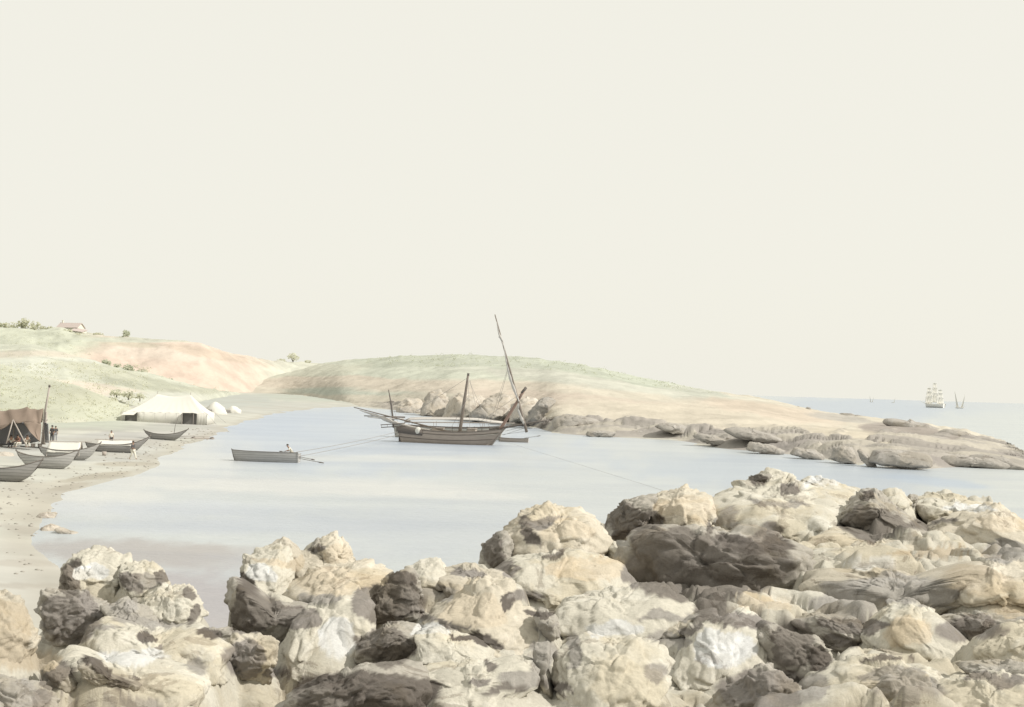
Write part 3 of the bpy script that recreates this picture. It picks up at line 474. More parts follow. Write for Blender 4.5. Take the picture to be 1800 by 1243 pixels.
BOUL = [
 # left cluster
 ('tan brown boulder cut off by the left edge below the beach', [(-60, 1062), (0, 1062), (25, 1080), (45, 1112), (55, 1140), (40, 1185), (-60, 1200)], 11.5, .8, .45, 'rock_tan'),
 ('round grey pitted boulder on the outer left flank of the left rock cluster', [(75, 1065), (88, 1040), (140, 1038), (182, 1058), (183, 1085), (168, 1115), (130, 1132), (100, 1135), (77, 1105)], 13.8, .5, -.15, 'rock_shade'),
 ('cream domed boulder with a dark notch topping the left rock cluster', [(112, 1005), (130, 986), (170, 977), (212, 985), (225, 1010), (205, 1048), (180, 1062), (140, 1050), (113, 1035)], 15.2, .6, .7, 'rock'),
 ('small dark upright stone clinging to the left side of the cream dome', [(108, 1000), (118, 992), (128, 1005), (140, 1030), (135, 1045), (115, 1040)], 14.7, .25, 0, 'rock_shade'),
 ('cream and grey boulder right of the dome in the left cluster', [(215, 1000), (235, 990), (265, 993), (290, 1008), (298, 1030), (280, 1044), (250, 1058), (212, 1052)], 14.9, .5, .35, 'rock'),
 ('sunlit boulder with dark right edge ending the left rock cluster', [(255, 1050), (280, 1038), (322, 1037), (345, 1058), (350, 1078), (336, 1100), (290, 1104), (250, 1092)], 14, .55, .6, 'rock'),
 ('grey stone sunk between the cluster and the broad pale slab on the left', [(180, 1070), (225, 1062), (262, 1080), (285, 1110), (268, 1138), (240, 1135), (205, 1105)], 13.4, .4, .1, 'rock_shade'),
 ('broad pale slab with smooth face in front of the left cluster', [(165, 1120), (200, 1105), (235, 1115), (290, 1120), (345, 1108), (388, 1145), (365, 1180), (300, 1192), (200, 1180), (150, 1155)], 12.4, .7, 1.0, 'rock'),
 ('low cream slab speckled with grey near the lower left corner', [(90, 1160), (130, 1148), (200, 1170), (300, 1180), (365, 1200), (350, 1240), (240, 1260), (120, 1245)], 10.9, .7, 1.0, 'rock'),
 ('dark brown knob beside the speckled slab at lower left', [(80, 1175), (95, 1165), (120, 1180), (130, 1205), (118, 1215), (98, 1200)], 10.4, .25, 0, 'rock_shade'),
 ('dark pointed wedge of stone lying on the speckled slab at lower left', [(138, 1165), (165, 1155), (178, 1170), (200, 1190), (240, 1200), (235, 1212), (180, 1205), (150, 1185)], 10.5, .25, 0, 'rock_shade'),
 ('grey shaded boulder in the bottom left corner', [(-60, 1200), (10, 1195), (50, 1205), (90, 1225), (100, 1290), (-60, 1290)], 9.6, .6, -.1, 'rock_shade'),
 # centre cluster
 ('bright white boulder at the left end of the central rock cluster', [(420, 1015), (432, 988), (455, 974), (500, 972), (520, 998), (505, 1030), (468, 1062), (435, 1050)], 16.4, .6, .7, 'rock'),
 ('dark overhanging boulder under the bright white one, central cluster', [(409, 1025), (425, 1018), (448, 1045), (475, 1062), (545, 1064), (562, 1098), (525, 1130), (455, 1118), (414, 1092)], 15, .6, -.25, 'rock_shade'),
 ('tan hump behind the bright white boulder of the central cluster', [(475, 972), (505, 957), (532, 972), (560, 980), (585, 1015), (545, 1040), (495, 1015)], 17.2, .5, .6, 'rock_tan'),
 ('small black notch stone left of the peaked central boulder', [(532, 973), (545, 962), (558, 945), (566, 950), (563, 970), (545, 978)], 17.8, .2, 0, 'rock_shade'),
 ('peaked cream boulder standing highest in the central cluster', [(560, 965), (565, 950), (585, 944), (610, 962), (628, 1000), (615, 1014), (570, 1016), (550, 988)], 17.6, .5, .5, 'rock_warm'),
 ('warm banded rock shelf right below the peaked central boulder', [(500, 1040), (560, 1005), (640, 1000), (680, 1010), (690, 1040), (640, 1060), (560, 1075)], 16, .6, .9, 'rock_warm'),
 ('large white faced boulder in the middle of the central cluster', [(515, 1105), (545, 1080), (600, 1055), (640, 1055), (650, 1105), (625, 1150), (575, 1182), (510, 1165), (495, 1130)], 14, .7, .95, 'rock'),
 ('brown grey column of rock below the dark overhanging boulder', [(390, 1138), (415, 1112), (455, 1115), (484, 1128), (486, 1155), (470, 1195), (440, 1207), (405, 1195), (390, 1165)], 13, .45, -.1, 'rock_tan'),
 ('small black wedge in the gap left of the brown grey column', [(350, 1106), (380, 1108), (410, 1106), (412, 1116), (388, 1125), (378, 1150), (362, 1130)], 13.6, .3, -.3, 'rock_shade'),
 ('dark jagged peak of rock left of the long tan slab', [(634, 1065), (660, 1035), (690, 1008), (718, 997), (730, 1020), (738, 1045), (745, 1085), (700, 1105), (640, 1098)], 15, .5, -.25, 'rock_shade'),
 ('grey rounded boulder under the dark jagged peak', [(620, 1135), (650, 1112), (700, 1098), (730, 1105), (745, 1140), (738, 1168), (680, 1180), (626, 1162)], 13.6, .45, -.2, 'rock_shade'),
 ('pale round boulder behind the dark jagged peak', [(715, 1003), (740, 992), (768, 990), (788, 1008), (785, 1028), (745, 1035), (720, 1030)], 16.6, .5, .7, 'rock'),
 ('low tan rock ridge reaching from the pale round boulder to the right', [(770, 1015), (820, 1005), (880, 1008), (910, 1030), (870, 1045), (790, 1045)], 16.4, .6, .9, 'rock_tan'),
 ('long smooth tan slab sloping across the middle of the ledge', [(745, 1085), (790, 1050), (835, 1030), (893, 1030), (908, 1068), (950, 1085), (962, 1120), (930, 1148), (865, 1140), (790, 1110)], 14.4, .7, 1.1, 'rock_warm'),
 ('pale tongue of rock below the long tan slab', [(728, 1118), (770, 1112), (820, 1125), (865, 1148), (850, 1168), (790, 1172), (735, 1158)], 13, .5, .9, 'rock'),
 ('very dark brown overhang at the bottom of the picture left of centre', [(480, 1300), (520, 1225), (560, 1200), (620, 1178), (700, 1172), (735, 1188), (735, 1230), (700, 1300)], 11, .7, -.4, 'rock_shade'),
 ('cream ledge right of the dark bottom overhang', [(700, 1215), (745, 1185), (830, 1175), (920, 1165), (950, 1185), (900, 1225), (800, 1250), (720, 1250)], 11.6, .7, 1.0, 'rock'),
 ('grey crevice stone with pointed foot between the two central slabs', [(945, 1070), (975, 1085), (982, 1115), (970, 1128), (950, 1105), (935, 1085)], 14, .3, -.2, 'rock_shade'),
 ('slender grey upright stone below the crevice in the middle', [(940, 1140), (965, 1130), (968, 1160), (955, 1180), (975, 1215), (960, 1225), (938, 1190)], 12, .3, 0, 'rock_tan'),
 ('wide pale boulder at the bottom centre of the ledge', [(985, 1165), (1040, 1140), (1110, 1135), (1165, 1165), (1160, 1215), (1100, 1260), (1000, 1250), (975, 1205)], 12, .8, .9, 'rock'),
 ('cream slab crossing the ledge right of the long tan slab', [(970, 1100), (985, 1070), (1060, 1050), (1160, 1045), (1212, 1070), (1190, 1105), (1090, 1130), (1000, 1125)], 14.8, .7, 1.1, 'rock'),
 ('grey edged stone on the lower right rim of the cream crossing slab', [(1130, 1120), (1190, 1090), (1250, 1070), (1255, 1095), (1215, 1115), (1160, 1130)], 14.4, .3, .2, 'rock_tan'),
 # right mass
 ('dark rounded boulder on the left shoulder of the smooth golden boulder', [(845, 990), (852, 958), (870, 940), (888, 935), (905, 958), (912, 985), (880, 1002)], 20.6, .5, -.1, 'rock_shade'),
 ('smooth golden boulder with dark left end on the water side, middle', [(898, 940), (915, 908), (960, 901), (1018, 903), (1042, 918), (1063, 945), (1052, 975), (985, 988), (925, 988), (900, 965)], 21.2, .9, .75, 'rock_warm'),
 ('dark slit stone set in the foot of the smooth golden boulder', [(945, 980), (968, 968), (1000, 964), (998, 978), (972, 998), (955, 996)], 19.8, .2, -.2, 'rock_shade'),
 ('pale shelf of rock under the smooth golden boulder', [(855, 1012), (900, 990), (1000, 982), (1085, 995), (1100, 1035), (1040, 1055), (950, 1050), (895, 1035)], 18.4, .8, 1.1, 'rock'),
 ('small square pale block beside the great dark rock face', [(1066, 960), (1080, 955), (1116, 960), (1118, 983), (1075, 985)], 20.6, .35, .4, 'rock'),
 ('black prow shaped boulder at the left end of the right rock mass', [(1066, 945), (1078, 908), (1100, 884), (1128, 874), (1148, 876), (1138, 905), (1125, 940), (1100, 955)], 24, .6, -.3, 'rock_shade'),
 ('golden block on top of the great dark rock face', [(1135, 895), (1150, 878), (1200, 866), (1245, 872), (1258, 905), (1250, 928), (1190, 945), (1140, 930)], 24.5, .9, .9, 'rock_warm'),
 ('great dark hollow rock face in the right rock mass', [(1094, 1010), (1115, 945), (1150, 928), (1210, 930), (1290, 940), (1390, 962), (1408, 1000), (1390, 1040), (1300, 1082), (1200, 1075), (1130, 1045)], 20.5, 1.0, -.35, 'rock_shade'),
 ('long pale crest of rock along the water above the great dark face', [(1245, 890), (1290, 866), (1400, 856), (1480, 868), (1500, 890), (1470, 930), (1385, 948), (1290, 942), (1250, 922)], 28, 1.6, 1.2, 'rock'),
 ('dark topped hump at the highest point of the near rocks', [(1300, 866), (1325, 840), (1350, 830), (1385, 836), (1402, 852), (1380, 868), (1330, 872)], 33, .9, .3, 'rock'),
 ('dark knob left on the highest hump of the near rocks', [(1325, 845), (1340, 832), (1356, 832), (1354, 848), (1340, 853)], 32, .35, -.2, 'rock_shade'),
 ('small dark stone just right of the highest hump', [(1375, 850), (1390, 842), (1402, 848), (1398, 868), (1380, 865)], 31.6, .4, -.2, 'rock_shade'),
 ('white crumbling rock along the skyline right of the hump', [(1395, 855), (1420, 842), (1460, 848), (1498, 858), (1500, 872), (1450, 884), (1405, 876)], 32, .9, .7, 'rock'),
 ('dark brown triangular rock rising against the bay on the right', [(1468, 915), (1495, 888), (1518, 866), (1540, 865), (1562, 888), (1598, 912), (1622, 932), (1565, 946), (1500, 944)], 26, .8, -.25, 'rock_shade'),
 ('cream knob behind the right flank of the dark triangular rock', [(1545, 875), (1562, 861), (1582, 864), (1600, 885), (1590, 900), (1560, 898)], 29, .6, .6, 'rock'),
 ('small dark notched stone on the skyline right of the triangular rock', [(1592, 884), (1600, 870), (1612, 872), (1610, 888), (1600, 895)], 30, .3, -.2, 'rock_shade'),
 ('long white crest of rock on the skyline far right', [(1605, 885), (1640, 876), (1700, 880), (1732, 890), (1735, 905), (1690, 920), (1630, 918)], 31, 1.0, .8, 'rock'),
 ('ochre boulder closing the ledge at the right edge', [(1650, 935), (1700, 905), (1745, 890), (1790, 915), (1830, 935), (1830, 975), (1740, 985), (1660, 970)], 26, 1.0, .9, 'rock_warm'),
 ('pale apron of rock between the triangular rock and the bright lens shaped slab', [(1420, 960), (1470, 940), (1600, 945), (1680, 955), (1660, 980), (1560, 975), (1450, 985)], 24, .8, 1.2, 'rock_warm'),
 ('bright lens shaped slab in the middle of the right rock mass', [(1405, 1005), (1440, 978), (1520, 965), (1590, 972), (1618, 1005), (1590, 1020), (1500, 1010), (1430, 1018)], 20.2, .7, 1.1, 'rock'),
 ('broad smooth grey slab below the bright lens shaped slab', [(1408, 1020), (1500, 1012), (1600, 1020), (1690, 985), (1740, 992), (1715, 1035), (1640, 1062), (1530, 1098), (1425, 1088)], 18, .8, .05, 'rock_tan'),
 ('peach tinted slab at the right edge halfway down', [(1690, 1030), (1750, 992), (1840, 985), (1840, 1050), (1760, 1055), (1680, 1062)], 17.4, .7, .9, 'rock_warm'),
 ('thin sunlit sliver of rock under the great dark face', [(1290, 1042), (1320, 1055), (1350, 1066), (1420, 1072), (1425, 1085), (1360, 1090), (1320, 1075)], 17.8, .3, .8, 'rock_warm'),
 ('dark grey wedge below the thin sunlit sliver', [(1250, 1062), (1290, 1055), (1350, 1085), (1395, 1098), (1370, 1115), (1310, 1108), (1265, 1090)], 16.6, .35, -.2, 'rock_shade'),
 ('pale boulder left of the dark column low on the right', [(1205, 1125), (1240, 1100), (1300, 1092), (1335, 1110), (1338, 1160), (1290, 1195), (1215, 1215), (1185, 1170)], 13.8, .8, 1.0, 'rock'),
 ('dark craggy column with pits low on the right', [(1332, 1118), (1352, 1098), (1380, 1108), (1430, 1118), (1455, 1150), (1445, 1195), (1400, 1218), (1345, 1165)], 13.8, .5, -.2, 'rock_shade'),
 ('grey shaded hollow rock at the bottom right of centre', [(1245, 1290), (1270, 1215), (1320, 1178), (1350, 1168), (1400, 1205), (1430, 1240), (1430, 1300)], 12, .6, -.3, 'rock_shade'),
 ('dark ragged stone left of the round cream boulder', [(1400, 1098), (1440, 1082), (1490, 1090), (1530, 1108), (1505, 1135), (1470, 1145), (1430, 1120)], 15.6, .4, -.2, 'rock_shade'),
 ('round cream boulder in the lower right of the ledge', [(1530, 1118), (1560, 1085), (1595, 1066), (1630, 1076), (1660, 1105), (1695, 1130), (1702, 1152), (1630, 1160), (1545, 1145)], 15, .7, .95, 'rock'),
 ('dark shaded stone right of the round cream boulder', [(1650, 1095), (1700, 1085), (1760, 1082), (1802, 1075), (1790, 1110), (1740, 1130), (1700, 1138)], 15.2, .4, -.2, 'rock_shade'),
 ('white topped slab at the right edge under the dark shaded stone', [(1710, 1140), (1760, 1115), (1840, 1090), (1840, 1165), (1760, 1172)], 14, .6, .9, 'rock'),
 ('long grey slab with ragged rim near the bottom right corner', [(1690, 1180), (1740, 1170), (1800, 1165), (1840, 1180), (1820, 1205), (1730, 1212)], 12.8, .4, 0, 'rock_shade'),
 ('thin dark stone under the round cream boulder', [(1500, 1160), (1550, 1142), (1600, 1150), (1610, 1162), (1560, 1170), (1505, 1172)], 13.9, .2, -.2, 'rock_shade'),
 ('pale grey slab at the bottom right', [(1430, 1215), (1480, 1180), (1560, 1170), (1640, 1180), (1700, 1205), (1680, 1255), (1560, 1275), (1450, 1260)], 11.8, .7, .8, 'rock'),
 ('beige shaded block in the bottom edge right of the pale grey slab', [(1520, 1205), (1560, 1185), (1630, 1195), (1650, 1235), (1620, 1290), (1530, 1290)], 11.2, .4, -.1, 'rock_tan'),
 ('cream slab in the bottom right corner', [(1650, 1225), (1720, 1205), (1840, 1200), (1840, 1290), (1660, 1290)], 11, .7, 1., 'rock'),
]
for i, (lab, poly, D_, th, lean, m) in enumerate(BOUL):
    boulder('boulder', lab, 'boulder', poly, D_, th * D_ / 14, lean, m, 100 + i, 6 if (max(p[0] for p in poly) - min(p[0] for p in poly)) > 75 else 5, GB, grow=1.17)
rz = fbm(np.stack([XY[..., 0] * .8, XY[..., 1] * .8, 0 * DD], -1), 5, 77) * .7 + facets(np.stack([wq[..., 0] * 1.1, wq[..., 1] * 1.1, 0 * DD + 4], -1), 61) * .6
for (mx_, my_, mz_, rw, rh, tk, ln) in MOUNDS:
    dirx, diry = mx_ / math.hypot(mx_, my_), my_ / math.hypot(mx_, my_); back_ = tk * (.55 if ln < .3 else .15)
    ax = (LEDGE[..., 0] - mx_ - dirx * back_) * diry - (LEDGE[..., 1] - my_ - diry * back_) * dirx; ay = (LEDGE[..., 0] - mx_ - dirx * back_) * dirx + (LEDGE[..., 1] - my_ - diry * back_) * diry
    d = np.sqrt((ax / (rw * 1.05)) ** 2 + (ay / (tk + rh * .5)) ** 2) + rz * .35
    zm = mz_ + rh * ((.72 if my_ < 17 else .5) if ln > .3 else .3) - rh * 1.1 * d ** 1.6 + rz * .25
    ok = (d < 1.5) & (zm > LEDGE[..., 2]); LEDGE[..., 2] = np.where(ok, LEDGE[..., 2] + (zm - LEDGE[..., 2]) * (1 - smooth(1.1, 1.5, d)), LEDGE[..., 2])
lx, ly = pix(LEDGE)
struct(fast_grid('rocky_ground', LEDGE, M['rock'], stone_shade_daub(lx, ly, STONE['rock'] * .9)))
# --- stones in the shallows at lower left
for i, (lab, poly, D_, th, m) in enumerate([
    ('pale flat stone awash in the shallows off the left beach', [(70, 938), (76, 926), (90, 920), (104, 926), (112, 938), (95, 943)], 57, .7, 'shore_pale'),
    ('grey brown stone right of the pale one in the shallows', [(96, 930), (106, 926), (120, 935), (135, 936), (150, 938), (148, 943), (115, 943)], 56, .6, 'shore_pale'),
    ('low rock at the water edge of the left beach above the flat stones', [(65, 908), (80, 900), (100, 902), (98, 912), (75, 914)], 62, .8, 'shore_pale'),
    ('big rounded stone on the sand beside the brown sail tent', [(-14, 812), (-8, 798), (6, 795), (20, 798), (24, 808), (18, 820), (0, 822)], 100, 1, 'shore_pale')]):
    boulder('stone', lab, 'stone', poly, D_, th, .4, m, 300 + i, 4)

# ------------------------------------------------------------------ rocks along the far shore
GS = 'rocks along the foot of the headland'
SHR = [
 ('domed pale crag behind the stern of the big boat', [(700, 732), (703, 705), (716, 688), (738, 688), (748, 700), (744, 725), (720, 738)], 318, 4, .5, 'shore_pale'),
 ('tall pale crag with rounded head left of the main mast', [(742, 730), (748, 700), (756, 672), (772, 664), (780, 675), (786, 700), (784, 728), (760, 738)], 312, 4, .5, 'shore_pale'),
 ('pale crag directly behind the main mast', [(786, 734), (790, 705), (800, 682), (818, 672), (842, 676), (850, 700), (846, 730), (815, 740)], 300, 4, .5, 'shore_pale'),
 ('pale crag right of the main mast with a grey cleft', [(846, 736), (848, 700), (862, 684), (884, 676), (902, 686), (908, 712), (900, 738), (870, 742)], 290, 4, .5, 'shore_pale'),
 ('broad pale crag behind the crossing of foremast and long yard', [(902, 742), (904, 700), (918, 684), (940, 680), (950, 695), (950, 725), (935, 744)], 275, 4, .5, 'shore_pale'),
 ('low dark rock at the foot of the domed pale crag', [(700, 735), (702, 720), (715, 716), (735, 720), (752, 728), (745, 738), (720, 740)], 306, 3, -.1, 'shore'),
 ('low dark rock below the tall crag left of the main mast', [(760, 738), (768, 722), (780, 716), (795, 722), (802, 734), (785, 740)], 298, 3, -.1, 'shore'),
 ('low dark rock right of the main mast foot', [(826, 740), (830, 724), (845, 716), (862, 724), (885, 730), (890, 742), (850, 744)], 283, 3, -.1, 'shore'),
 ('grey brown rock shadowing the little bay by the bowsprit', [(925, 745), (932, 722), (945, 705), (965, 700), (975, 708), (960, 725), (948, 744)], 245, 3, -.1, 'shore'),
 ('blunt dark slab at the inner end of the headland rocks', [(963, 750), (968, 735), (990, 728), (1030, 730), (1060, 738), (1050, 758), (1000, 760), (972, 757)], 209, 3, .1, 'shore'),
 ('dark slab right of the blunt one at the headland waterline', [(1045, 756), (1060, 736), (1095, 736), (1120, 745), (1125, 758), (1090, 762)], 205, 3, .1, 'shore'),
 ('thin low rock awash under the blunt dark slab', [(1018, 764), (1025, 757), (1060, 757), (1088, 760), (1080, 766), (1040, 768)], 202, 1.6, 0, 'shore'),
 ('low flat rock with pale base in the middle of the headland waterline', [(1092, 764), (1110, 756), (1150, 758), (1190, 762), (1180, 769), (1120, 769)], 200, 1.6, 0, 'shore'),
 ('long grey slab above the middle of the headland waterline', [(1145, 752), (1160, 744), (1200, 746), (1228, 752), (1225, 762), (1180, 762)], 200, 3, .2, 'shore'),
 ('grey brown slab stepping down right of the long grey slab', [(1205, 768), (1220, 760), (1260, 765), (1295, 775), (1290, 785), (1240, 778)], 186, 2, .1, 'shore'),
 ('dark capped slab halfway along the headland', [(1262, 758), (1280, 751), (1320, 754), (1360, 762), (1385, 772), (1350, 778), (1290, 768)], 184, 3, .3, 'shore'),
 ('dark pointed rock between two slabs halfway along the headland', [(1270, 775), (1278, 768), (1292, 776), (1300, 786), (1285, 786)], 176, 1.2, -.1, 'shore'),
 ('mottled slab at the waterline right of halfway', [(1300, 790), (1315, 776), (1350, 780), (1385, 788), (1380, 798), (1335, 796)], 166, 1.6, .1, 'shore'),
 ('low slab with pale strip along the waterline', [(1380, 798), (1395, 786), (1430, 790), (1455, 798), (1450, 807), (1410, 804)], 155, 1.6, .1, 'shore'),
 ('squat boulder with grey cheek near the notch in the shore', [(1455, 806), (1462, 786), (1475, 780), (1500, 784), (1508, 800), (1505, 815), (1475, 812)], 143, 1.6, 0, 'shore'),
 ('dark leaning rock guarding the notch in the shore', [(1504, 792), (1512, 788), (1522, 800), (1540, 812), (1545, 820), (1525, 820), (1510, 805)], 139, 1.2, -.1, 'shore'),
 ('wide brown grey shelf right of the notch', [(1520, 812), (1530, 792), (1580, 790), (1640, 798), (1645, 818), (1580, 824)], 133, 2.4, .3, 'shore'),
 ('flat dark shelf running out near the right edge', [(1640, 818), (1650, 802), (1700, 800), (1760, 806), (1785, 816), (1760, 822), (1690, 820)], 134, 2, .2, 'shore'),
 ('thin dark tongue of rock leaving the picture on the right', [(1690, 806), (1720, 800), (1770, 804), (1800, 818), (1830, 822), (1770, 824)], 136, 1.4, .1, 'shore'),
 ('large smooth grey rock back on the seaward side', [(1540, 742), (1552, 733), (1600, 737), (1645, 748), (1668, 762), (1650, 775), (1600, 768), (1565, 755)], 225, 5, .6, 'shore'),
 ('long low grey spit pointing out to sea', [(1630, 765), (1655, 752), (1700, 760), (1745, 772), (1772, 783), (1735, 785), (1680, 778)], 205, 4, .4, 'shore'),
 ('dark flat rock under the long grey spit', [(1660, 790), (1668, 780), (1700, 782), (1738, 790), (1738, 796), (1690, 796)], 180, 2, .1, 'shore'),
 ('pale grey strip of rock before the large smooth seaward rock', [(1460, 738), (1470, 725), (1510, 728), (1545, 734), (1545, 742), (1500, 742)], 300, 5, .5, 'shore'),
 ('small dark stone alone on the pale back of the headland', [(1414, 720), (1418, 715), (1425, 716), (1428, 722), (1420, 724)], 322, 1.0, 0, 'shore'),
 ('tiny dark stone left of the lone one on the headland', [(1398, 716), (1402, 713), (1407, 715), (1406, 718), (1400, 718)], 330, .8, 0, 'shore'),
]
for i, (lab, poly, D_, th, lean, m) in enumerate(SHR):
    cxx = sum(p[0] for p in poly) / len(poly)
    if i < 5: poly = [((x - cxx) * 1.12 + cxx, y + 20 * (740 - y) / 70) for x, y in poly]; lean = .6; th *= 1.5
    if i < 5: D_ = line(headfoot, cxx, 2) + 7
    elif i < 9: D_ = line(headfoot, cxx, 2) - 2.5
    elif i < 24 and i not in (13, 15): D_ = float(gnd(cxx, max(p[1] for p in poly))[1]) + th * .3
    elif i in (13, 15): D_ = line(headfoot, cxx, 2) + 6
    if 9 <= i < 24: poly = [(x, y + (3 if y > (min(q[1] for q in poly) + max(q[1] for q in poly)) / 2 else -1)) for x, y in poly]
    boulder('shore_rock', lab, 'rock', poly, D_, th * (1.4 if i < 9 else .8), .9 if i < 5 else (lean + .5 if 9 <= i < 24 else lean), m, 400 + i, 5, GS, rough=.9, grow=1.12 if i < 9 else .9)

# ------------------------------------------------------------------ trees and bushes
def leaf_cloud(rs, lobes, n, size):
    mb = MB(); lobes = [(np.array(c, float), np.array(r, float)) for c, r in lobes]; wts = np.array([r.prod() for c, r in lobes]) ** .67; wts /= wts.sum()
    for i in range(n):
        c, r = lobes[rs.choice(len(lobes), p=wts)]; d = rs.normal(size=3); d /= np.linalg.norm(d); p = c + d * r * rs.uniform(.55, 1.05)
        a = rs.normal(size=3); a /= np.linalg.norm(a); b = np.cross(a, rs.normal(size=3)); b /= np.linalg.norm(b); s = size * rs.uniform(.6, 1.4)
        mb.add([p - a * s - b * s * .5, p + a * s * .2 - b * s * .8, p + a * s + b * s * .4, p - a * s * .2 + b * s * .8], [(0, 1, 2, 3)])
    return mb
def plant(name, label, cat, px, py, D_, wpx, hpx, seed, mat='leaf', trunk=.3, group=None, n=260):
    rs = np.random.RandomState(seed); base = at(px, py, D_); s = D_ / F; Wd, H = wpx * s, hpx * s
    t = thing(name, label, cat, base, group); tb = MB(); tb.tube([(0, 0, -.8), (0, 0, H * trunk * .6), (Wd * .03, 0, H * (trunk + .3))], [Wd * .06, Wd * .045, Wd * .02], 7)
    lobes = []; Wd *= 1.2; trunk = min(trunk, .14)
    k = 6 if wpx > 12 else 4
    for i in range(k):
        ax = rs.uniform(-.34, .34) * Wd; az_ = H * (trunk + (1 - trunk) * (rs.uniform(.12, .72) if name == 'tree' else rs.uniform(.0, .6))); r = rs.uniform(.2, .3) * min(Wd, H * 1.3)
        lobes.append(((ax, rs.uniform(-.3, .3) * Wd, az_), (r, r, r * .85))); tb.tube([(0, 0, H * trunk * .5), (ax, lobes[-1][0][1], az_)], [Wd * .03, Wd * .01], 5)
    if name == 'bush': lobes.append(((0, 0, H * .1), (Wd * .42, Wd * .4, H * .3)))
    lobes.append(((0, 0, H * (trunk + (1 - trunk) * .55)), (Wd * .33, Wd * .3, H * (1 - trunk) * .4)))
    tb.build('trunk', M['bark'], t, True)
    leaf_cloud(rs, lobes, n, max(Wd, H) * .06).build('crown', M[mat], t)
    return t
GT = 'trees on the hilltop skyline'
plant('tree', 'low spreading tree at the left edge of the hilltop', 'tree', 3, 584, 622, 26, 17, 1, 'leaf', .15, GT)
plant('tree', 'round tree left of the tallest hilltop tree', 'tree', 24, 584, 620, 18, 20, 2, 'leaf', .15, GT)
plant('tree', 'tallest round crowned tree of the hilltop clump', 'tree', 42, 585, 618, 20, 29, 3, 'leaf', .2, GT)
plant('tree', 'bushy tree on the right of the hilltop clump', 'tree', 59, 584, 620, 20, 19, 4, 'leaf', .12, GT)
plant('tree', 'lone small round tree on the hill right of the house', 'tree', 222, 596, 625, 18, 17, 5, 'leaf_dark', .3)
plant('tree', 'small round tree on the distant skyline between the hills', 'tree', 515, 637, 795, 17, 18, 6, 'leaf_light', .15)
GH = 'bushes along the hill lines'
bsh = [(84, 582, 622, 26, 9, 'rounded bush between the tree clump and the house'), (118, 588, 612, 24, 10, 'rounded bush in front of the farmhouse'), (136, 592, 612, 16, 8, 'bush before the gable of the farmhouse'), (172, 592, 615, 22, 8, 'bush just right of the farmhouse lean-to'),
       (210, 597, 620, 14, 6, 'low bush under the lone hilltop tree'), (495, 637, 780, 18, 7, 'low pale bush left of the far round tree'), (540, 639, 805, 14, 6, 'low pale bush right of the far round tree'),
       (186, 641, 392, 22, 9, 'dark bush where the green slope meets the orange hill, upper end'), (205, 645, 394, 14, 6, 'small bush below the upper dark bush on the green slope'), (225, 652, 398, 22, 12, 'large bush on the edge of the green slope'), (246, 658, 400, 16, 9, 'bush midway along the green slope edge'),
       (256, 660, 402, 14, 12, 'upright bush midway along the green slope edge'), (280, 668, 408, 18, 9, 'bush right of the upright one on the green slope edge'), (298, 672, 410, 20, 8, 'broad bush near the low end of the green slope'), (322, 679, 412, 20, 6, 'last low bush at the foot of the green slope'),
       (205, 694, 270, 24, 10, 'pale bush above the white marquee, left'), (226, 697, 270, 26, 13, 'tallest pale bush above the white marquee'), (246, 700, 270, 18, 10, 'small pale bush nearest the marquee peak'), (196, 706, 205, 24, 8, 'bush on the low bank left of the marquee')]
for i, (x, y, d, a, b, lab) in enumerate(bsh): plant('bush', lab, 'bush', x, y, d, a, b, 20 + i, ['leaf', 'leaf_dark', 'leaf_light'][1 if 186 <= x <= 322 and y < 690 else (2 if 195 < x < 250 else 0)], .02, GH, 170)
def scatter(name, label, box, n, D0, D1, size, mat, seed, keep):
    rs = np.random.RandomState(seed); mb = MB()
    dg = bpy.context.evaluated_depsgraph_get(); dg.update(); k = 0
    for _ in range(n):
        x = rs.uniform(box[0], box[2]); y = rs.uniform(box[1], box[3])
        if not keep(x, y): continue
        d = ray(x, y); hit, loc, nrm, idx, ob, _m = sc.ray_cast(dg, Vector((0, 0, CAMH)), Vector(d).normalized())
        if not hit or ob.get('kind') != 'structure' or ob.name.startswith(('water', 'ground')): continue
        s = size * loc.y / 200 * rs.uniform(.6, 1.5)
        for j in range(7):
            p = np.array(loc) + rs.normal(size=3) * np.array([s, s, s * .45]) + (0, 0, s * .3)
            a = rs.normal(size=3); a[2] = abs(a[2]) + .6; a /= np.linalg.norm(a); b = np.cross(a, rs.normal(size=3)); b /= np.linalg.norm(b); q = s * .5
            mb.add([p - b * q * .6, p + b * q * .6, p + a * q + b * q * .3, p + a * q - b * q * .4], [(0, 1, 2, 3)])
    o = mb.build(name, M[mat]); return tag(o, label, 'undergrowth', None, 'stuff')
scatter('undergrowth', 'grey green scrub covering the low bank behind the brown sail tent', (-60, 640, 260, 755), 700, 150, 210, .30, 'leaf', 1, lambda x, y: True)
scatter('scrub', 'sage green scrub on the crest of the headland', (640, 622, 1260, 700), 1300, 0, 0, .22, 'leaf_dark', 2, lambda x, y: y < line([(640, 640), (720, 646), (900, 645), (1000, 652), (1100, 668), (1200, 690), (1260, 694)], x))
scatter('grass', 'thin pale grass tufts on the near hillside and the orange hill', (0, 585, 420, 690), 700, 0, 0, .16, 'leaf_light', 3, lambda x, y: x < 160 or y > line([(160, 640), (420, 690)], x))

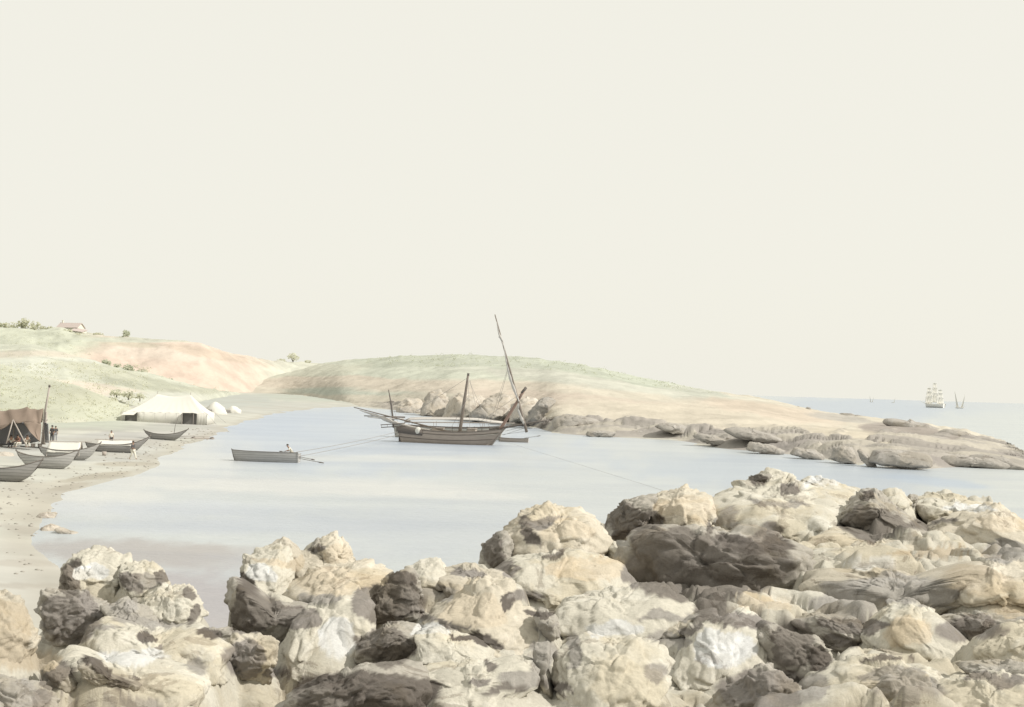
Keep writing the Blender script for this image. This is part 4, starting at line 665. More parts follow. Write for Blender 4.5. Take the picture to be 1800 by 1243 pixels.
# ------------------------------------------------------------------ farmhouse on the hill
def house():
    Dh = 624; s = Dh / F; b = at(118, 585, Dh); t = thing('farmhouse', 'whitewashed farmhouse with clay tile roof on the hilltop', 'house', b); t.rotation_euler.z = R(-14)
    Lx, Wy, hw, hr = 40 * s, 6.5, 3.2, 2.6
    x0, x1 = -Lx / 2, Lx / 2
    v = [(x0, 0, -1.5), (x1, 0, -1.5), (x1, Wy, -1.5), (x0, Wy, -1.5), (x0, 0, hw), (x1, 0, hw), (x1, Wy, hw), (x0, Wy, hw), (x0, Wy / 2, hw + hr - .1), (x1, Wy / 2, hw + hr - .1)]
    obj('wall', v, [(0, 1, 5, 4), (1, 2, 6, 9, 5), (2, 3, 7, 6), (3, 0, 4, 8, 7), (3, 2, 1, 0)], M['wall'], t, False)
    o = .6; m = MB(); rr = [[(x0 - o, -o, hw - .3), (x1 + o, -o, hw - .3)], [(x0 - o, Wy / 2, hw + hr), (x1 + o, Wy / 2, hw + hr)], [(x0 - o, Wy + o, hw - .3), (x1 + o, Wy + o, hw - .3)]]
    m.sheet(rr[:2], .2); m.sheet(rr[1:], .2); rf = m.build('roof', M['tile'], t)
    MB().box((x0 + 1, Wy * .5, hw + hr + .5), (.7, .7, 1.6)).box((x0 + 1, Wy * .5, hw + hr + 1.35), (.9, .9, .15)).build('chimney', M['wall'], rf)
    for k in (.12, .3, .62):
        wn = MB().box((x0 + Lx * k, -.06, 1.7), (.9, .12, 1.2)).build('window', M['hole'], t); MB().box((x0 + Lx * k, -.1, 1.02), (1.1, .25, .12)).build('sill', M['wall'], wn)
    d = MB().box((x0 + Lx * .46, -.06, .9), (1.1, .12, 2.1)).build('door', M['wood_dark'], t)
    a0 = x1 - 1.; a1 = x1 + 19 * s
    v = [(a0, -4, -3.5), (a1, -4, -3.5), (a1, -.05, -3.5), (a0, -.05, -3.5), (a0, -4, 1.2), (a1, -4, .3), (a1, -.05, 1.4), (a0, -.05, 2.4)]
    obj('annex', v, [(0, 1, 5, 4), (1, 2, 6, 5), (2, 3, 7, 6), (3, 0, 4, 7), (4, 5, 6, 7), (3, 2, 1, 0)], M['wall'], t, False)
    MB().sheet([[(a0 - .4, -4.6, 1.2), (a1 + .6, -4.6, .3)], [(a0 - .4, .3, 2.8), (a1 + .6, .3, 1.8)]], .2).build('annex_roof', M['tile'], t)
    MB().box((a0 + (a1 - a0) * .5, -4.05, -.3), (.9, .12, 1.8)).build('annex_door', M['hole'], t)
house()

# ------------------------------------------------------------------ people
def person(label, loc, rz, joints, cloth='white_cloth', legs='white_cloth', hat=None, sleeve=True, s=1., group=None):
    J = {k: Vector(v) for k, v in joints.items()}
    t = thing('person', label, 'person', loc, group, rz); t.scale = (s, s, s)
    def skin(edges, rad, name, mat):
        names = []; [names.append(n) for e_ in edges for n in e_ if n not in names]
        me = bpy.data.meshes.new('tmp'); me.from_pydata([J[n] for n in names], [(names.index(a), names.index(b)) for a, b in edges], [])
        o = bpy.data.objects.new('tmp', me); COL.objects.link(o); md = o.modifiers.new('s', 'SKIN'); sv = me.skin_vertices[0].data
        for i, n in enumerate(names): q = rad[n]; sv[i].radius = (q, q) if not isinstance(q, tuple) else q; sv[i].use_root = (i == 0)
        o.modifiers.new('ss', 'SUBSURF').levels = 2
        dg = bpy.context.evaluated_depsgraph_get(); m2 = bpy.data.meshes.new_from_object(o.evaluated_get(dg)); bpy.data.objects.remove(o)
        m2.name = name; m2.materials.clear(); m2.materials.append(mat); m2.polygons.foreach_set('use_smooth', [True] * len(m2.polygons)); return m2
    E = [('pelvis', 'waist'), ('waist', 'chest'), ('chest', 'neck'), ('neck', 'jaw'), ('jaw', 'head')]
    rad = dict(pelvis=(.15, .11), waist=(.13, .1), chest=(.17, .11), neck=.055, jaw=.075, head=.095)
    for q in ('l', 'r'):
        E += [('chest', 'sh' + q), ('sh' + q, 'el' + q), ('el' + q, 'wr' + q), ('wr' + q, 'ha' + q), ('pelvis', 'hi' + q), ('hi' + q, 'kn' + q), ('kn' + q, 'an' + q), ('an' + q, 'to' + q)]
        J['ha' + q] = J['wr' + q] + (J['wr' + q] - J['el' + q]).normalized() * .09
        rad.update({'sh' + q: .06, 'el' + q: .042, 'wr' + q: .03, 'ha' + q: (.038, .02), 'hi' + q: .09, 'kn' + q: .058, 'an' + q: .04, 'to' + q: .03})
    body = skin(E, rad, 'body', M['skin'])
    bm = bmesh.new(); bm.from_mesh(body); ex = MB()
    for q in ('l', 'r'):
        d = (J['wr' + q] - J['el' + q]).normalized(); sd_ = d.cross(Vector((0, 0, 1)));
        if sd_.length < .1: sd_ = Vector((1, 0, 0))
        sd_.normalize(); nn = d.cross(sd_)
        for k, ln in enumerate((.065, .078, .074, .058)):
            b_ = J['ha' + q] + sd_ * (k - 1.5) * .019 - d * .01; ex.tube([b_, b_ + d * ln * .5 + nn * .004, b_ + d * ln * .85 + nn * .02], [.009, .0085, .006], 5)
        b_ = J['wr' + q] + d * .04 + sd_ * .03; ex.tube([b_, b_ + sd_ * .025 + d * .03, b_ + sd_ * .03 + d * .06], [.011, .01, .007], 5)
    hd = J['head']; fd = (J['to' + 'l'] - J['an' + 'l']); fd = Vector((fd.x, fd.y, 0)).normalized() if fd.length else Vector((0, -1, 0)); fd = Vector(joints.get('face', fd)).normalized()
    sx = fd.cross(Vector((0, 0, 1))).normalized()
    ex.tube([hd + fd * .085 + Vector((0, 0, .01)), hd + fd * .115 + Vector((0, 0, -.035))], [.01, .018], 5)
    for k in (-1, 1): ex.tube([hd + sx * .09 * k + Vector((0, 0, .02)), hd + sx * .1 * k + Vector((0, 0, -.03))], [.02, .014], 5)
    tmp = bpy.data.meshes.new('tmp'); tmp.from_pydata(ex.v, [], ex.f); bm.from_mesh(tmp); bm.to_mesh(body); bm.free(); body.update()
    o = bpy.data.objects.new('body', body); COL.objects.link(o); o.parent = t
    dk = MB(); [dk.tube([hd + fd * .088 + sx * .034 * k + Vector((0, 0, .008)), hd + fd * .098 + sx * .034 * k + Vector((0, 0, .008))], .009, 6) for k in (-1, 1)]
    dk.tube([hd + fd * .09 - sx * .025 + Vector((0, 0, -.062)), hd + fd * .09 + sx * .025 + Vector((0, 0, -.062))], .006, 5); dk.build('face_features', M['hair'], t)
    E2 = [('pelvis', 'waist'), ('waist', 'chest'), ('chest', 'shl'), ('shl', 'ell'), ('chest', 'shr'), ('shr', 'elr')]; r2 = {k: (tuple(c + .025 for c in v) if isinstance(v, tuple) else v + .022) for k, v in rad.items()}
    m = skin(E2, r2, 'shirt', M[cloth]); o = bpy.data.objects.new('shirt', m); COL.objects.link(o); o.parent = t
    E3 = [('pelvis', 'hil'), ('hil', 'knl'), ('knl', 'anl'), ('pelvis', 'hir'), ('hir', 'knr'), ('knr', 'anr')]; r3 = {k: (tuple(c + .03 for c in v) if isinstance(v, tuple) else v + .028) for k, v in rad.items()}
    m = skin(E3, r3, 'trousers', M[legs]); o = bpy.data.objects.new('trousers', m); COL.objects.link(o); o.parent = t
    V, Fc = ico(3); V = V * np.array([.108, .112, .1]); V[:, 2] = np.maximum(V[:, 2], -.015); V = V + np.array(hd) + np.array([0, 0, .03]) - np.array(fd) * .015
    obj('hair', V, Fc, M['hair'], t)
    if hat:
        h = MB(); b_ = hd + Vector((0, 0, .07)); h.tube([b_, b_ + Vector((0, 0, .015))], [.19, .19], 14); h.tube([b_, b_ + Vector((0, 0, .1))], [.105, .08], 12); h.build('hat', M[hat], t, True)
    return t
STAND = dict(pelvis=(0, 0, .92), waist=(0, 0, 1.08), chest=(0, .01, 1.33), neck=(0, 0, 1.5), jaw=(0, -.02, 1.56), head=(0, -.015, 1.64), shl=(.18, 0, 1.4), shr=(-.18, 0, 1.4), ell=(.25, .02, 1.12), elr=(-.27, .0, 1.13), wrl=(.24, -.1, .88), wrr=(-.2, -.2, .98),
             hil=(.1, 0, .88), hir=(-.1, 0, .88), knl=(.12, -.03, .48), knr=(-.12, -.02, .48), anl=(.13, .01, .07), anr=(-.13, .01, .07), tol=(.15, -.16, .03), tor=(-.15, -.16, .03))
def pose(**k): d = dict(STAND); d.update(k); return d
WALK = pose(knl=(.1, -.2, .5), anl=(.1, -.3, .1), tol=(.1, -.46, .06), knr=(-.1, .05, .48), anr=(-.1, .3, .12), tor=(-.1, .18, .03), ell=(.26, .15, 1.14), wrl=(.24, .1, .9), elr=(-.26, -.12, 1.13), wrr=(-.22, -.32, 1.05))
SIT = pose(pelvis=(0, 0, .42), waist=(0, -.03, .58), chest=(0, -.1, .83), neck=(0, -.16, 1.), jaw=(0, -.2, 1.05), head=(0, -.21, 1.13), shl=(.18, -.1, .9), shr=(-.18, -.1, .9), ell=(.26, -.25, .68), elr=(-.26, -.25, .68), wrl=(.2, -.48, .6), wrr=(-.2, -.48, .6),
           hil=(.1, 0, .4), hir=(-.1, 0, .4), knl=(.14, -.42, .46), knr=(-.14, -.42, .44), anl=(.13, -.5, .07), anr=(-.13, -.48, .07), tol=(.14, -.66, .03), tor=(-.14, -.64, .03))
def gz(x, y): return float(ground_z(np.array([x, y])))
def on_sand(px, py):
    z = .6
    for _ in range(6): p = gnd(px, py, z); z = gz(p[0], p[1])
    return np.array([p[0], p[1], z])

mb_ = MB(); rs_ = np.random.RandomState(9); PV, PF = ico(1)
for _i in range(500):
    k_ = rs_.uniform(0, 14); i_ = int(k_); f_ = k_ - i_; q_ = sp[i_] * (1 - f_) + sp[i_ + 1] * f_ + np.array([-1, .5]) * rs_.exponential(3.5) + rs_.normal(size=2)
    z_ = gz(q_[0], q_[1]); r_ = rs_.uniform(.025, .09) * (1 + q_[1] / 120)
    if z_ > -.05: mb_.add(PV * np.array([r_, r_ * rs_.uniform(.6, 1), r_ * .5]) + np.array([q_[0], q_[1], z_ + r_ * .1]), PF)
tag(mb_.build('pebbles', plain('pebble', A(204, 196, 178), .9, .25, .5, bs=0), None, True), 'grey brown pebbles and weed strewn along the waterline of the left beach', 'pebbles', None, 'stuff')

# ------------------------------------------------------------------ open boats
def hull_pts(Ln, B, H, rise0, rise1, rake0, rake1, tr=None, n=28, k=9, inset=0., full=.6):
    rows = []
    for i in range(n):
        s = i / (n - 1); x = (s - .5) * Ln; 
        w0 = max(0., 1 - abs(2 * s - 1) ** (2. + full)) ** .62
        if tr is not None and s > .5: w0 = max(w0, 1 - (1 - tr) * (2 * s - 1) ** 2)
        top = H + rise0 * max(0, 1 - 2 * s) ** 2.4 + rise1 * max(0, 2 * s - 1) ** 2.4; bot = inset + (rise0 * .25 * max(0, 1 - 2 * s) ** 4 + rise1 * .25 * max(0, 2 * s - 1) ** 4) * (0 if tr else 1)
        if tr is None: bot += (top - bot) * .5 * abs(2 * s - 1) ** 3.6
        bw = max(.015, (B / 2) * w0 - inset); row = []
        for j in range(2 * k + 1):
            a = (j - k) / k; q = abs(a); y = math.copysign(bw * math.sin(min(1, q) * math.pi / 2) ** .8, a); z = bot + (top - bot) * (1 - math.cos(q * math.pi / 2)) ** .9
            fr = (z - bot) / max(.01, top - bot); xx = x - rake0 * fr * max(0, 1 - 2.4 * s) - 0 + rake1 * fr * max(0, 2.4 * s - 1.4); row.append((xx, y, z))
        rows.append(row)
    return rows
def boat(name, label, loc, rz, Ln=6.5, B=1.5, H=.55, rise0=.45, rise1=.55, rake0=.5, rake1=.6, tr=None, mat='boat_grey', inner='boat_in', group=None, tilt=0, thw=3, cat='boat'):
    t = thing(name, label, cat, loc, group, rz); t.rotation_euler.x = tilt
    o = hull_pts(Ln, B, H, rise0, rise1, rake0, rake1, tr); i_ = hull_pts(Ln - .14, B, H, rise0, rise1, rake0, rake1, tr, inset=.05)
    def faces(rows, flip):
        v = [p for r in rows for p in r]; m = len(rows[0]); f = [tuple(q) for q in grid_faces(len(rows), m)]
        f += [tuple(range(m))[::1], tuple((len(rows) - 1) * m + k for k in range(m))[::-1]]; return v, [q[::-1] for q in f] if flip else f
    v, f = faces(o, False); obj('hull', v, f, M[mat], t)
    v, f = faces(i_, True); obj('lining', v, f[:-2], M[inner], t)
    g = MB(); g.tube([(p[0][0], p[0][1], p[0][2] + .01) for p in o], .035, 6); g.tube([(p[-1][0], p[-1][1], p[-1][2] + .01) for p in o], .035, 6); g.build('gunwale', M['wood_dark'], t, True)
    for k in range(thw):
        j = int(len(o) * (k + 1.2) / (thw + 1.4)); r_ = o[j]; wd = abs(r_[0][1]) * 2 * .93
        MB().box((r_[0][0], 0, r_[0][2] - .14), (.22, wd, .04)).build('thwart', M['wood'], t)
    e0, e1 = o[0], o[-1]; mid = len(e0) // 2
    m = MB(); m.tube([e0[mid], ((e0[mid][0] + e0[0][0]) / 2 - .02, 0, (e0[mid][2] + e0[0][2]) / 2), (e0[0][0], 0, e0[0][2] + .12)], [.05, .05, .04], 6); m.build('stem_post', M['wood_dark'], t, True)
    if tr is None: m = MB(); m.tube([e1[mid], ((e1[mid][0] + e1[0][0]) / 2 + .02, 0, (e1[mid][2] + e1[0][2]) / 2), (e1[0][0], 0, e1[0][2] + .12)], [.05, .05, .04], 6); m.build('stem_post', M['wood_dark'], t, True)
    return t
GBT = 'boats drawn up on the beach'
def beach_boat(label, x0, x1, yb, mat, **kw):
    xc = (x0 + x1) / 2; p = on_sand(xc, yb); Ln = (x1 - x0) * p[1] / F; yaw = kw.pop('yaw', .2)
    return boat('rowing_boat', label, (p[0], p[1], p[2] - .12), yaw, Ln / 1.16, group=GBT, mat=mat, **kw), p, Ln
b_e, pe, _ = beach_boat('dark grey boat at the left edge, nearest of the beached boats', -70, 67, 845, 'boat_dark', H=.95, B=1.9, rise0=.5, rise1=.75, rake0=.5, rake1=.5, yaw=.08, tilt=R(-8))
b_d, pd_, _ = beach_boat('mid grey empty boat on the sand right above the nearest one', 31, 134, 823, 'boat_grey', H=.98, B=1.8, rise0=.5, rise1=.7, rake0=.5, rake1=.4, yaw=.1, tilt=R(-8))
b_c, pc, Lc = beach_boat('grey boat carrying a long white ridge awning', 68, 171, 808, 'boat_grey', H=.92, B=1.8, rise0=.4, rise1=.8, rake0=.3, rake1=.5, yaw=.16, tilt=R(-5))
b_b, pb, Lb = beach_boat('dark prowed boat under white cloths behind a walking man', 150, 256, 795, 'boat_dark', H=.85, B=1.8, rise0=.2, rise1=1.0, rake0=.3, rake1=.7, yaw=.22, tilt=R(-5))
b_a, pa, La = beach_boat('dark crescent shaped boat with a thin pole, farthest along the beach', 255, 323, 773, 'boat_dark', H=.78, B=1.7, rise0=.5, rise1=.75, rake0=.5, rake1=.8, yaw=.12, tilt=R(-5))
def ridge_cloth(label, loc, rz, Ln, Wd, z0, z1, name='canvas_awning', poles=True):
    t = thing(name, label, 'awning', loc, None, rz); rows = []; rs = np.random.RandomState(int(Ln * 100))
    for j in range(9):
        a = j / 8 * 2 - 1; rows.append([((i / 12 - .5) * Ln, a * Wd / 2, z1 - (z1 - z0) * abs(a) ** .9 - .08 * math.sin(i / 12 * math.pi) * (1 - abs(a)) + rs.uniform(-.02, .02)) for i in range(13)])
    MB().sheet(rows, .03).build('canvas', M['canvas'], t, True)
    if poles:
        for x in (-Ln / 2, Ln / 2):
            MB().tube([(x + .02, -Wd / 2, z0 - .35), (x + .02, 0, z1 + .06)], .03, 6).tube([(x + .02, Wd / 2, z0 - .35), (x + .02, 0, z1 + .06)], .03, 6).build('pole', M['wood'], t)
        MB().tube([(-Ln / 2 - .25, 0, z1 + .03), (Ln / 2 + .9, 0, z1 + .03)], .03, 6).build('ridge_pole', M['wood'], t)
    return t
ridge_cloth('long white ridge awning stretched over the grey boat between its ends', pc + (-.3, 0, -.15), .16, Lc * .52, 1.9, .85, 1.75)
ridge_cloth('white cloth with small peak over the dark prowed boat', pb + (-.1, 0, -.1), .22, Lb * .55, 1.7, .85, 1.35)
MB().tube([(0, 0, 0), (.15, 0, 1.5), (.55, 0, 2.9)], [.035, .03, .02], 6).build('pole', M['wood_dark'], b_a, True, (La * .22, 0, .35))
MB().tube([(0, 0, 0), (1.6, 0, .12), (4.2, -.2, .05)], .035, 6).tube([(0, .3, -.15), (3.6, .5, -.2)], .03, 6).build('oars', M['wood'], b_a, True, (La * .36, 0, .55))
# rowing boat afloat
prb = gnd(470, 811.5); Lr = 118 * prb[1] / F
rb = boat('rowing_boat', 'grey rowing boat afloat with one man aboard, moored by two ropes', (prb[0], prb[1], -.3), R(-3), Lr / 1.06, 1.9, 1.2, .16, .03, .55, 0, .72, 'boat_grey', 'boat_in', thw=4, tilt=R(-7))
prow = at(513, 795, prb[1]) - prb
pr = person('seated man in white shirt leaning forward in the stern of the rowing boat', (prb[0] + prow[0], prb[1], .42), R(-80), pose(**{**SIT, 'chest': (0, -.2, .8), 'neck': (0, -.32, .96), 'jaw': (0, -.37, 1.01), 'head': (0, -.4, 1.08), 'shl': (.18, -.2, .86), 'shr': (-.18, -.2, .86)}), 'white_cloth', 'white_cloth', s=1.15)
def oar(label, a, b, r=.03):
    a, b = Vector([float(c) for c in a]), Vector([float(c) for c in b]); t = thing('oar', label, 'oar', a); d = b - a
    MB().tube([(0, 0, 0), d * .75], r, 6).build('shaft', M['wood_dark'], t, True)
    MB().tube([d * .75, d * .85, d], [r, r * 2.2, r * 1.8], 6).build('blade', M['wood_dark'], t, True); return t
yb = prb[1]
oar('upper of two oars trailing from the rowing boat stern', at(526, 803, yb - .4), at(553, 808.5, yb - .6))
oar('lower longer oar trailing from the rowing boat stern', at(526, 806, yb - .7), at(569, 814, yb - 1.2))
oar('short oar handle held by the man in the rowing boat', at(516, 793, yb - .3), at(491, 793.5, yb - .7), .025)

# ------------------------------------------------------------------ people and things on the beach
p = on_sand(233, 808); person('man striding on the sand before the dark prowed boat', p, R(70), WALK, 'dark_cloth', 'white_cloth', s=1.0)
person('man standing on the far side of the boat with white cloths', on_sand(195, 783) , R(20), STAND, 'white_cloth', 'dark_cloth', s=.95)
person('tall man in hat standing just right of the leaning mast', on_sand(91, 776), R(-10), STAND, 'dark_cloth', 'dark_cloth', hat='dark_cloth', s=1.0)
person('woman in grey standing behind the man in the hat by the mast', on_sand(97, 775), R(25), pose(wrr=(-.1, -.3, 1.1)), 'dark_cloth', 'greycloth' if 'greycloth' in M else 'dark_cloth', s=.95)
person('seated figure in white at the mouth of the brown sail tent, left', on_sand(20, 787), R(10), SIT, 'white_cloth', 'dark_cloth')
person('seated figure in faded red at the mouth of the brown sail tent, middle', on_sand(33, 786), R(-20), SIT, 'red_cloth', 'white_cloth')
person('figure standing inside the brown sail tent against the grey cloth', on_sand(31, 779), R(0), STAND, 'dark_cloth', 'dark_cloth', s=.95)
person('seated figure on the right in the mouth of the brown sail tent', on_sand(47, 786), R(30), SIT, 'white_cloth', 'white_cloth')
def pail(label, p):
    t = thing('bucket', label, 'bucket', p); prof = [(.0, 0), (.17, 0), (.22, .4), (.19, .4), (.15, .06), (0, .06)]
    v = []; n = 14
    for r_, z in prof: v += [(r_ * math.cos(2 * math.pi * k / n), r_ * math.sin(2 * math.pi * k / n), z) for k in range(n)]
    f = [(i * n + k, i * n + (k + 1) % n, (i + 1) * n + (k + 1) % n, (i + 1) * n + k) for i in range(len(prof) - 1) for k in range(n)]
    obj('pail', v, f, M['wood'], t); MB().tube([(.2 * math.cos(a), 0, .4 + .22 * math.sin(a)) for a in np.linspace(0, math.pi, 9)], .012, 5).build('handle', M['wood_dark'], t, True)
pail('wooden bucket standing on the sand between the two awning boats', on_sand(183, 801))
pail('wooden bucket beside the boat bow near the brown sail tent', on_sand(70, 787)); pail('wooden bucket at the right foot of the brown sail tent', on_sand(58, 787))
p = gnd(356, 771.5); t = thing('plank_raft', 'short weathered raft of planks lying in the shallows', 'raft', (p[0], p[1], 0)); t.rotation_euler.z = .12
for k in range(4): MB().box((0, (k - 1.5) * .42, .06), (3.0 - .2 * (k % 2), .38, .16)).build('plank', M['wood'], t)
MB().box((-1.2, 0, .18), (.2, 1.7, .1)).box((1.2, 0, .18), (.2, 1.7, .1)).build('batten', M['wood_dark'], t)

# white marquee
def marquee():
    p = on_sand(294, 744); s = p[1] / F; t = thing('marquee_tent', 'large white canvas marquee with twin peaks behind the beached boats', 'tent', p); t.rotation_euler.z = R(6)
    xl, xr, dp = -77 * s, 68 * s, 7.5; hw = 18 * s; pk = 50 * s; pkl, pkr = -27 * s, 31 * s
    n = 30; k = 14
    def roofz(a, b):                       # a: 0..1 eave to ridge
        return hw + (pk - hw) * (a ** 1.35)
    for sgn, nm in ((-1, 'roof'), (1, 'roof')):
        rows = []
        for j in range(k):
            a = j / (k - 1); row = []
            for i in range(n):
                u_ = i / (n - 1); xe = xl + (xr - xl) * u_; xrg = pkl + (pkr - pkl) * u_
                sag = -.35 * math.sin(math.pi * u_) * a; wr = .06 * math.sin(i * 2.1) * (1 - a)
                row.append((xe + (xrg - xe) * a, (dp / 2 + sgn * (dp / 2) * (1 - a)) + 0, roofz(a, u_) + sag + wr))
            rows.append(row if sgn < 0 else row)
        MB().sheet(rows, .04).build(nm, M['canvas'], t, True)
    for x_e, x_p, nm in ((xl, pkl, 'hip'), (xr, pkr, 'hip')):
        rows = [[(x_e + (x_p - x_e) * (j / 9), dp / 2 + (i / 8 - .5) * dp * (1 - j / 9), roofz(j / 9, 0)) for i in range(9)] for j in range(10)]
        MB().sheet(rows, .04).build(nm, M['canvas'], t, True)
    def wallp(x0, y0, x1, y1, m_=24):
        rows = [[(x0 + (x1 - x0) * i / m_ , y0 + (y1 - y0) * i / m_ + .07 * math.sin(i * 1.9) * (1 - z), z * hw - (.35 if z == 0 else 0)) for i in range(m_ + 1)] for z in (0, .5, 1)]
        return MB().sheet(rows, .03)
    g0, g1 = -52 * s, 26 * s
    mm = MB()
    for a_, b_ in ((xl, -72 * s), (g0, g1), (50 * s, xr)): w_ = wallp(a_, 0, b_, 0, 12); mm.add(w_.v, w_.f)
    for q in ((xl, dp, xr, dp), (xl, 0, xl, dp), (xr, 0, xr, dp)): w_ = wallp(*q); mm.add(w_.v, w_.f)
    mm.build('wall', M['canvas'], t, True)
    for a_, b_ in ((-72 * s, g0), (g1, 50 * s)):
        w_ = MB().sheet([[(a_, .25, -.3), (b_, .25, -.3)], [(a_, .25, hw), (b_, .25, hw)]], .03); w_.build('doorway_shade_sheet', M['canvas_dark'], t)  # darker sheets fill the gaps, the dim interior put into their colour
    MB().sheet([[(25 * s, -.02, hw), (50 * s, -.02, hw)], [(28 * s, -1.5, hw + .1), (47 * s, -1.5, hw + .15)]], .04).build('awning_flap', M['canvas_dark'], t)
    MB().sheet([[(-73 * s, -.02, hw), (g0, -.02, hw)], [(-76 * s, -1.2, hw - .5), (g0 - .3, -1.2, hw - .45)]], .04).build('awning_flap', M['canvas'], t)
    for x, y in ((28 * s, -1.5), (47 * s, -1.5), (-76 * s, -1.2)): MB().tube([(x, y, -.2), (x, y, hw + .1)], .035, 6).build('tent_pole', M['wood'], t)
    for x in (pkl, pkr): MB().tube([(x, dp / 2, hw), (x, dp / 2, pk + .45)], [.06, .04], 6).build('tent_pole', M['wood'], t)
    for x0, x1 in ((xr, xr + 1.8), (xl, xl - 1.8)):
        for y in (0, dp): MB().tube([(x0, y, hw), (x1, y - (1.2 if y == 0 else -1.2), 0)], .02, 5).build('guy_rope', M['rope'], t)
    for x in np.linspace(-40, 15, 4): MB().tube([(x * s, 0, hw), (x * s + .3, -1.6, -.1)], .018, 5).build('guy_rope', M['rope'], t)
marquee()
def dome_tent(label, px, py, wpx, hpx, seed):
    p = on_sand(px, py); s = p[1] / F; V, Fc = ico(4); rs = np.random.RandomState(seed); Q = V * np.array([wpx * s / 2, wpx * s * .4, hpx * s * 1.05]); Q[:, 2] = np.maximum(Q[:, 2], -.2)
    Q[:, 2] *= 1 - .25 * np.abs(V[:, 0]); Q += V * fbm(V * 2.2 + seed, 3, seed)[:, None] * .35; t = thing('canvas_shelter', label, 'shelter', p)
    obj('canvas', Q, Fc, M['canvas'], t); a = wpx * s * .5
    MB().sheet([[(-a * 1.02, -a * .85, 0), (-a * .1, -a * .95, 0)], [(-a * .85, -a * .7, hpx * s * .45), (-a * .05, -a * .82, hpx * s * .4)]], .04).build('opening', M['hole'], t); return t
dome_tent('humped white canvas shelter just right of the big marquee', 378, 728, 40, 20, 1)
dome_tent('small low white canvas shelter at the far right of the camp', 409, 726, 30, 11, 2)

# brown sail tent with mast
def sail_tent():
    p = on_sand(20, 786); D0 = p[1]; t = thing('sail_tent', 'brown sailcloth tent slung from a mast at the left edge of the beach', 'tent', p)
    def L_(px, py, dy=0.): q = at(px, py, D0 + dy) - p; return (q[0], q[1], q[2])
    def cloth(rows_px, name, mat, dip=.0, nsub=6, sd=0):
        R0 = np.array([[L_(*c) for c in r] for r in rows_px]); nr, nc = R0.shape[:2]; rows = []
        for a in np.linspace(0, nr - 1, (nr - 1) * nsub + 1):
            i = min(int(a), nr - 2); f_ = a - i; rr_ = R0[i] * (1 - f_) + R0[i + 1] * f_; row = []
            for b in np.linspace(0, nc - 1, (nc - 1) * nsub + 1):
                j = min(int(b), nc - 2); g = b - j; q = rr_[j] * (1 - g) + rr_[j + 1] * g
                q = q + np.array([0, .10 * math.sin(b * 5 + a * 2 + sd), -dip * math.sin(math.pi * g)]); row.append(q)
            rows.append(row)
        return MB().sheet(rows, .04).build(name, M[mat], t, True)
    # canopy: front edge low, ridge, back edge
    cloth([[(-90, 760, -1.8), (-40, 752, -1.8), (0, 752, -1.6), (22, 742, -1.4), (40, 742, -1.4), (60, 742, -1.2), (72, 746, -.8)],
           [(-90, 735, 0), (-40, 728, 0), (-5, 722, 0), (18, 720, 0), (48, 715, 0), (60, 719, 0), (76, 718, 0)],
           [(-90, 748, 3), (-40, 745, 3), (0, 742, 3), (20, 742, 3), (48, 740, 3), (60, 742, 3), (74, 742, 3)]], 'canopy', 'brown', .12)
    cloth([[(40, 742, -1.42), (60, 741, -1.22), (73, 745, -.82)], [(52, 758, -1.7), (62, 758, -1.4), (71, 760, -1.)], [(68, 774, -2.0), (69, 775, -1.7), (70, 777, -1.2)]], 'side_flap', 'brown', .05, 5, 2)
    cloth([[(22, 741, -1.42), (10, 746, -1.6), (-30, 752, -1.8), (-90, 760, -1.8)], [(8, 752, -1.7), (-4, 756, -1.8), (-40, 764, -1.9), (-90, 772, -1.9)]], 'front_flap', 'brown', .05, 5, 1)
    cloth([[(-90, 742, 2.9), (-20, 740, 2.9), (30, 740, 2.9), (73, 741, 2.9)], [(-90, 790, 2.6), (-20, 786, 2.6), (30, 782, 2.6), (68, 776, 2.6)]], 'back_cloth', 'greycloth', .05, 6, 3)
    cloth([[(78, 742, 2.8), (82, 744, 1.2), (84, 745, .6)], [(80, 778, 2.8), (84, 778, 1.2), (86, 778, .6)]], 'side_cloth', 'greycloth', .02, 4, 4)
    for a, b in (((23, 738, -1.5), (11, 780, -2.2)), ((23, 738, -1.5), (48, 786, -2.2)), ((24, 738, 2.6), (24, 782, 2.4))):
        MB().tube([L_(*a), L_(*b)], .06, 6).build('prop_pole', M['wood'], t, True)
    pm = on_sand(74, 781); m = thing('mast', 'tall leaning wooden mast planted at the right end of the brown tent', 'mast', pm)
    top = at(87, 680, pm[1]) - pm; half = at(79, 724, pm[1]) - pm
    MB().tube([(0, 0, -.4), half, top], [.16, .12, .09], 8).build('spar', M['wood'], m, True); 
    MB().tube([(.28, -.1, -.3), half + (.22, -.1, 0)], [.12, .09], 8).build('splint', M['wood'], m, True)
    for z in (.35, .75): MB().tube([tuple(half * z + (-.16, -.05, 0)), tuple(half * z + (.42, -.12, .02))], .05, 6).build('lashing', M['rope'], m, True)
    MB().tube([top + (0, 0, -.02), top + (0, 0, .22)], [.14, .1], 8).build('cap', M['wood_dark'], m, True)
sail_tent()

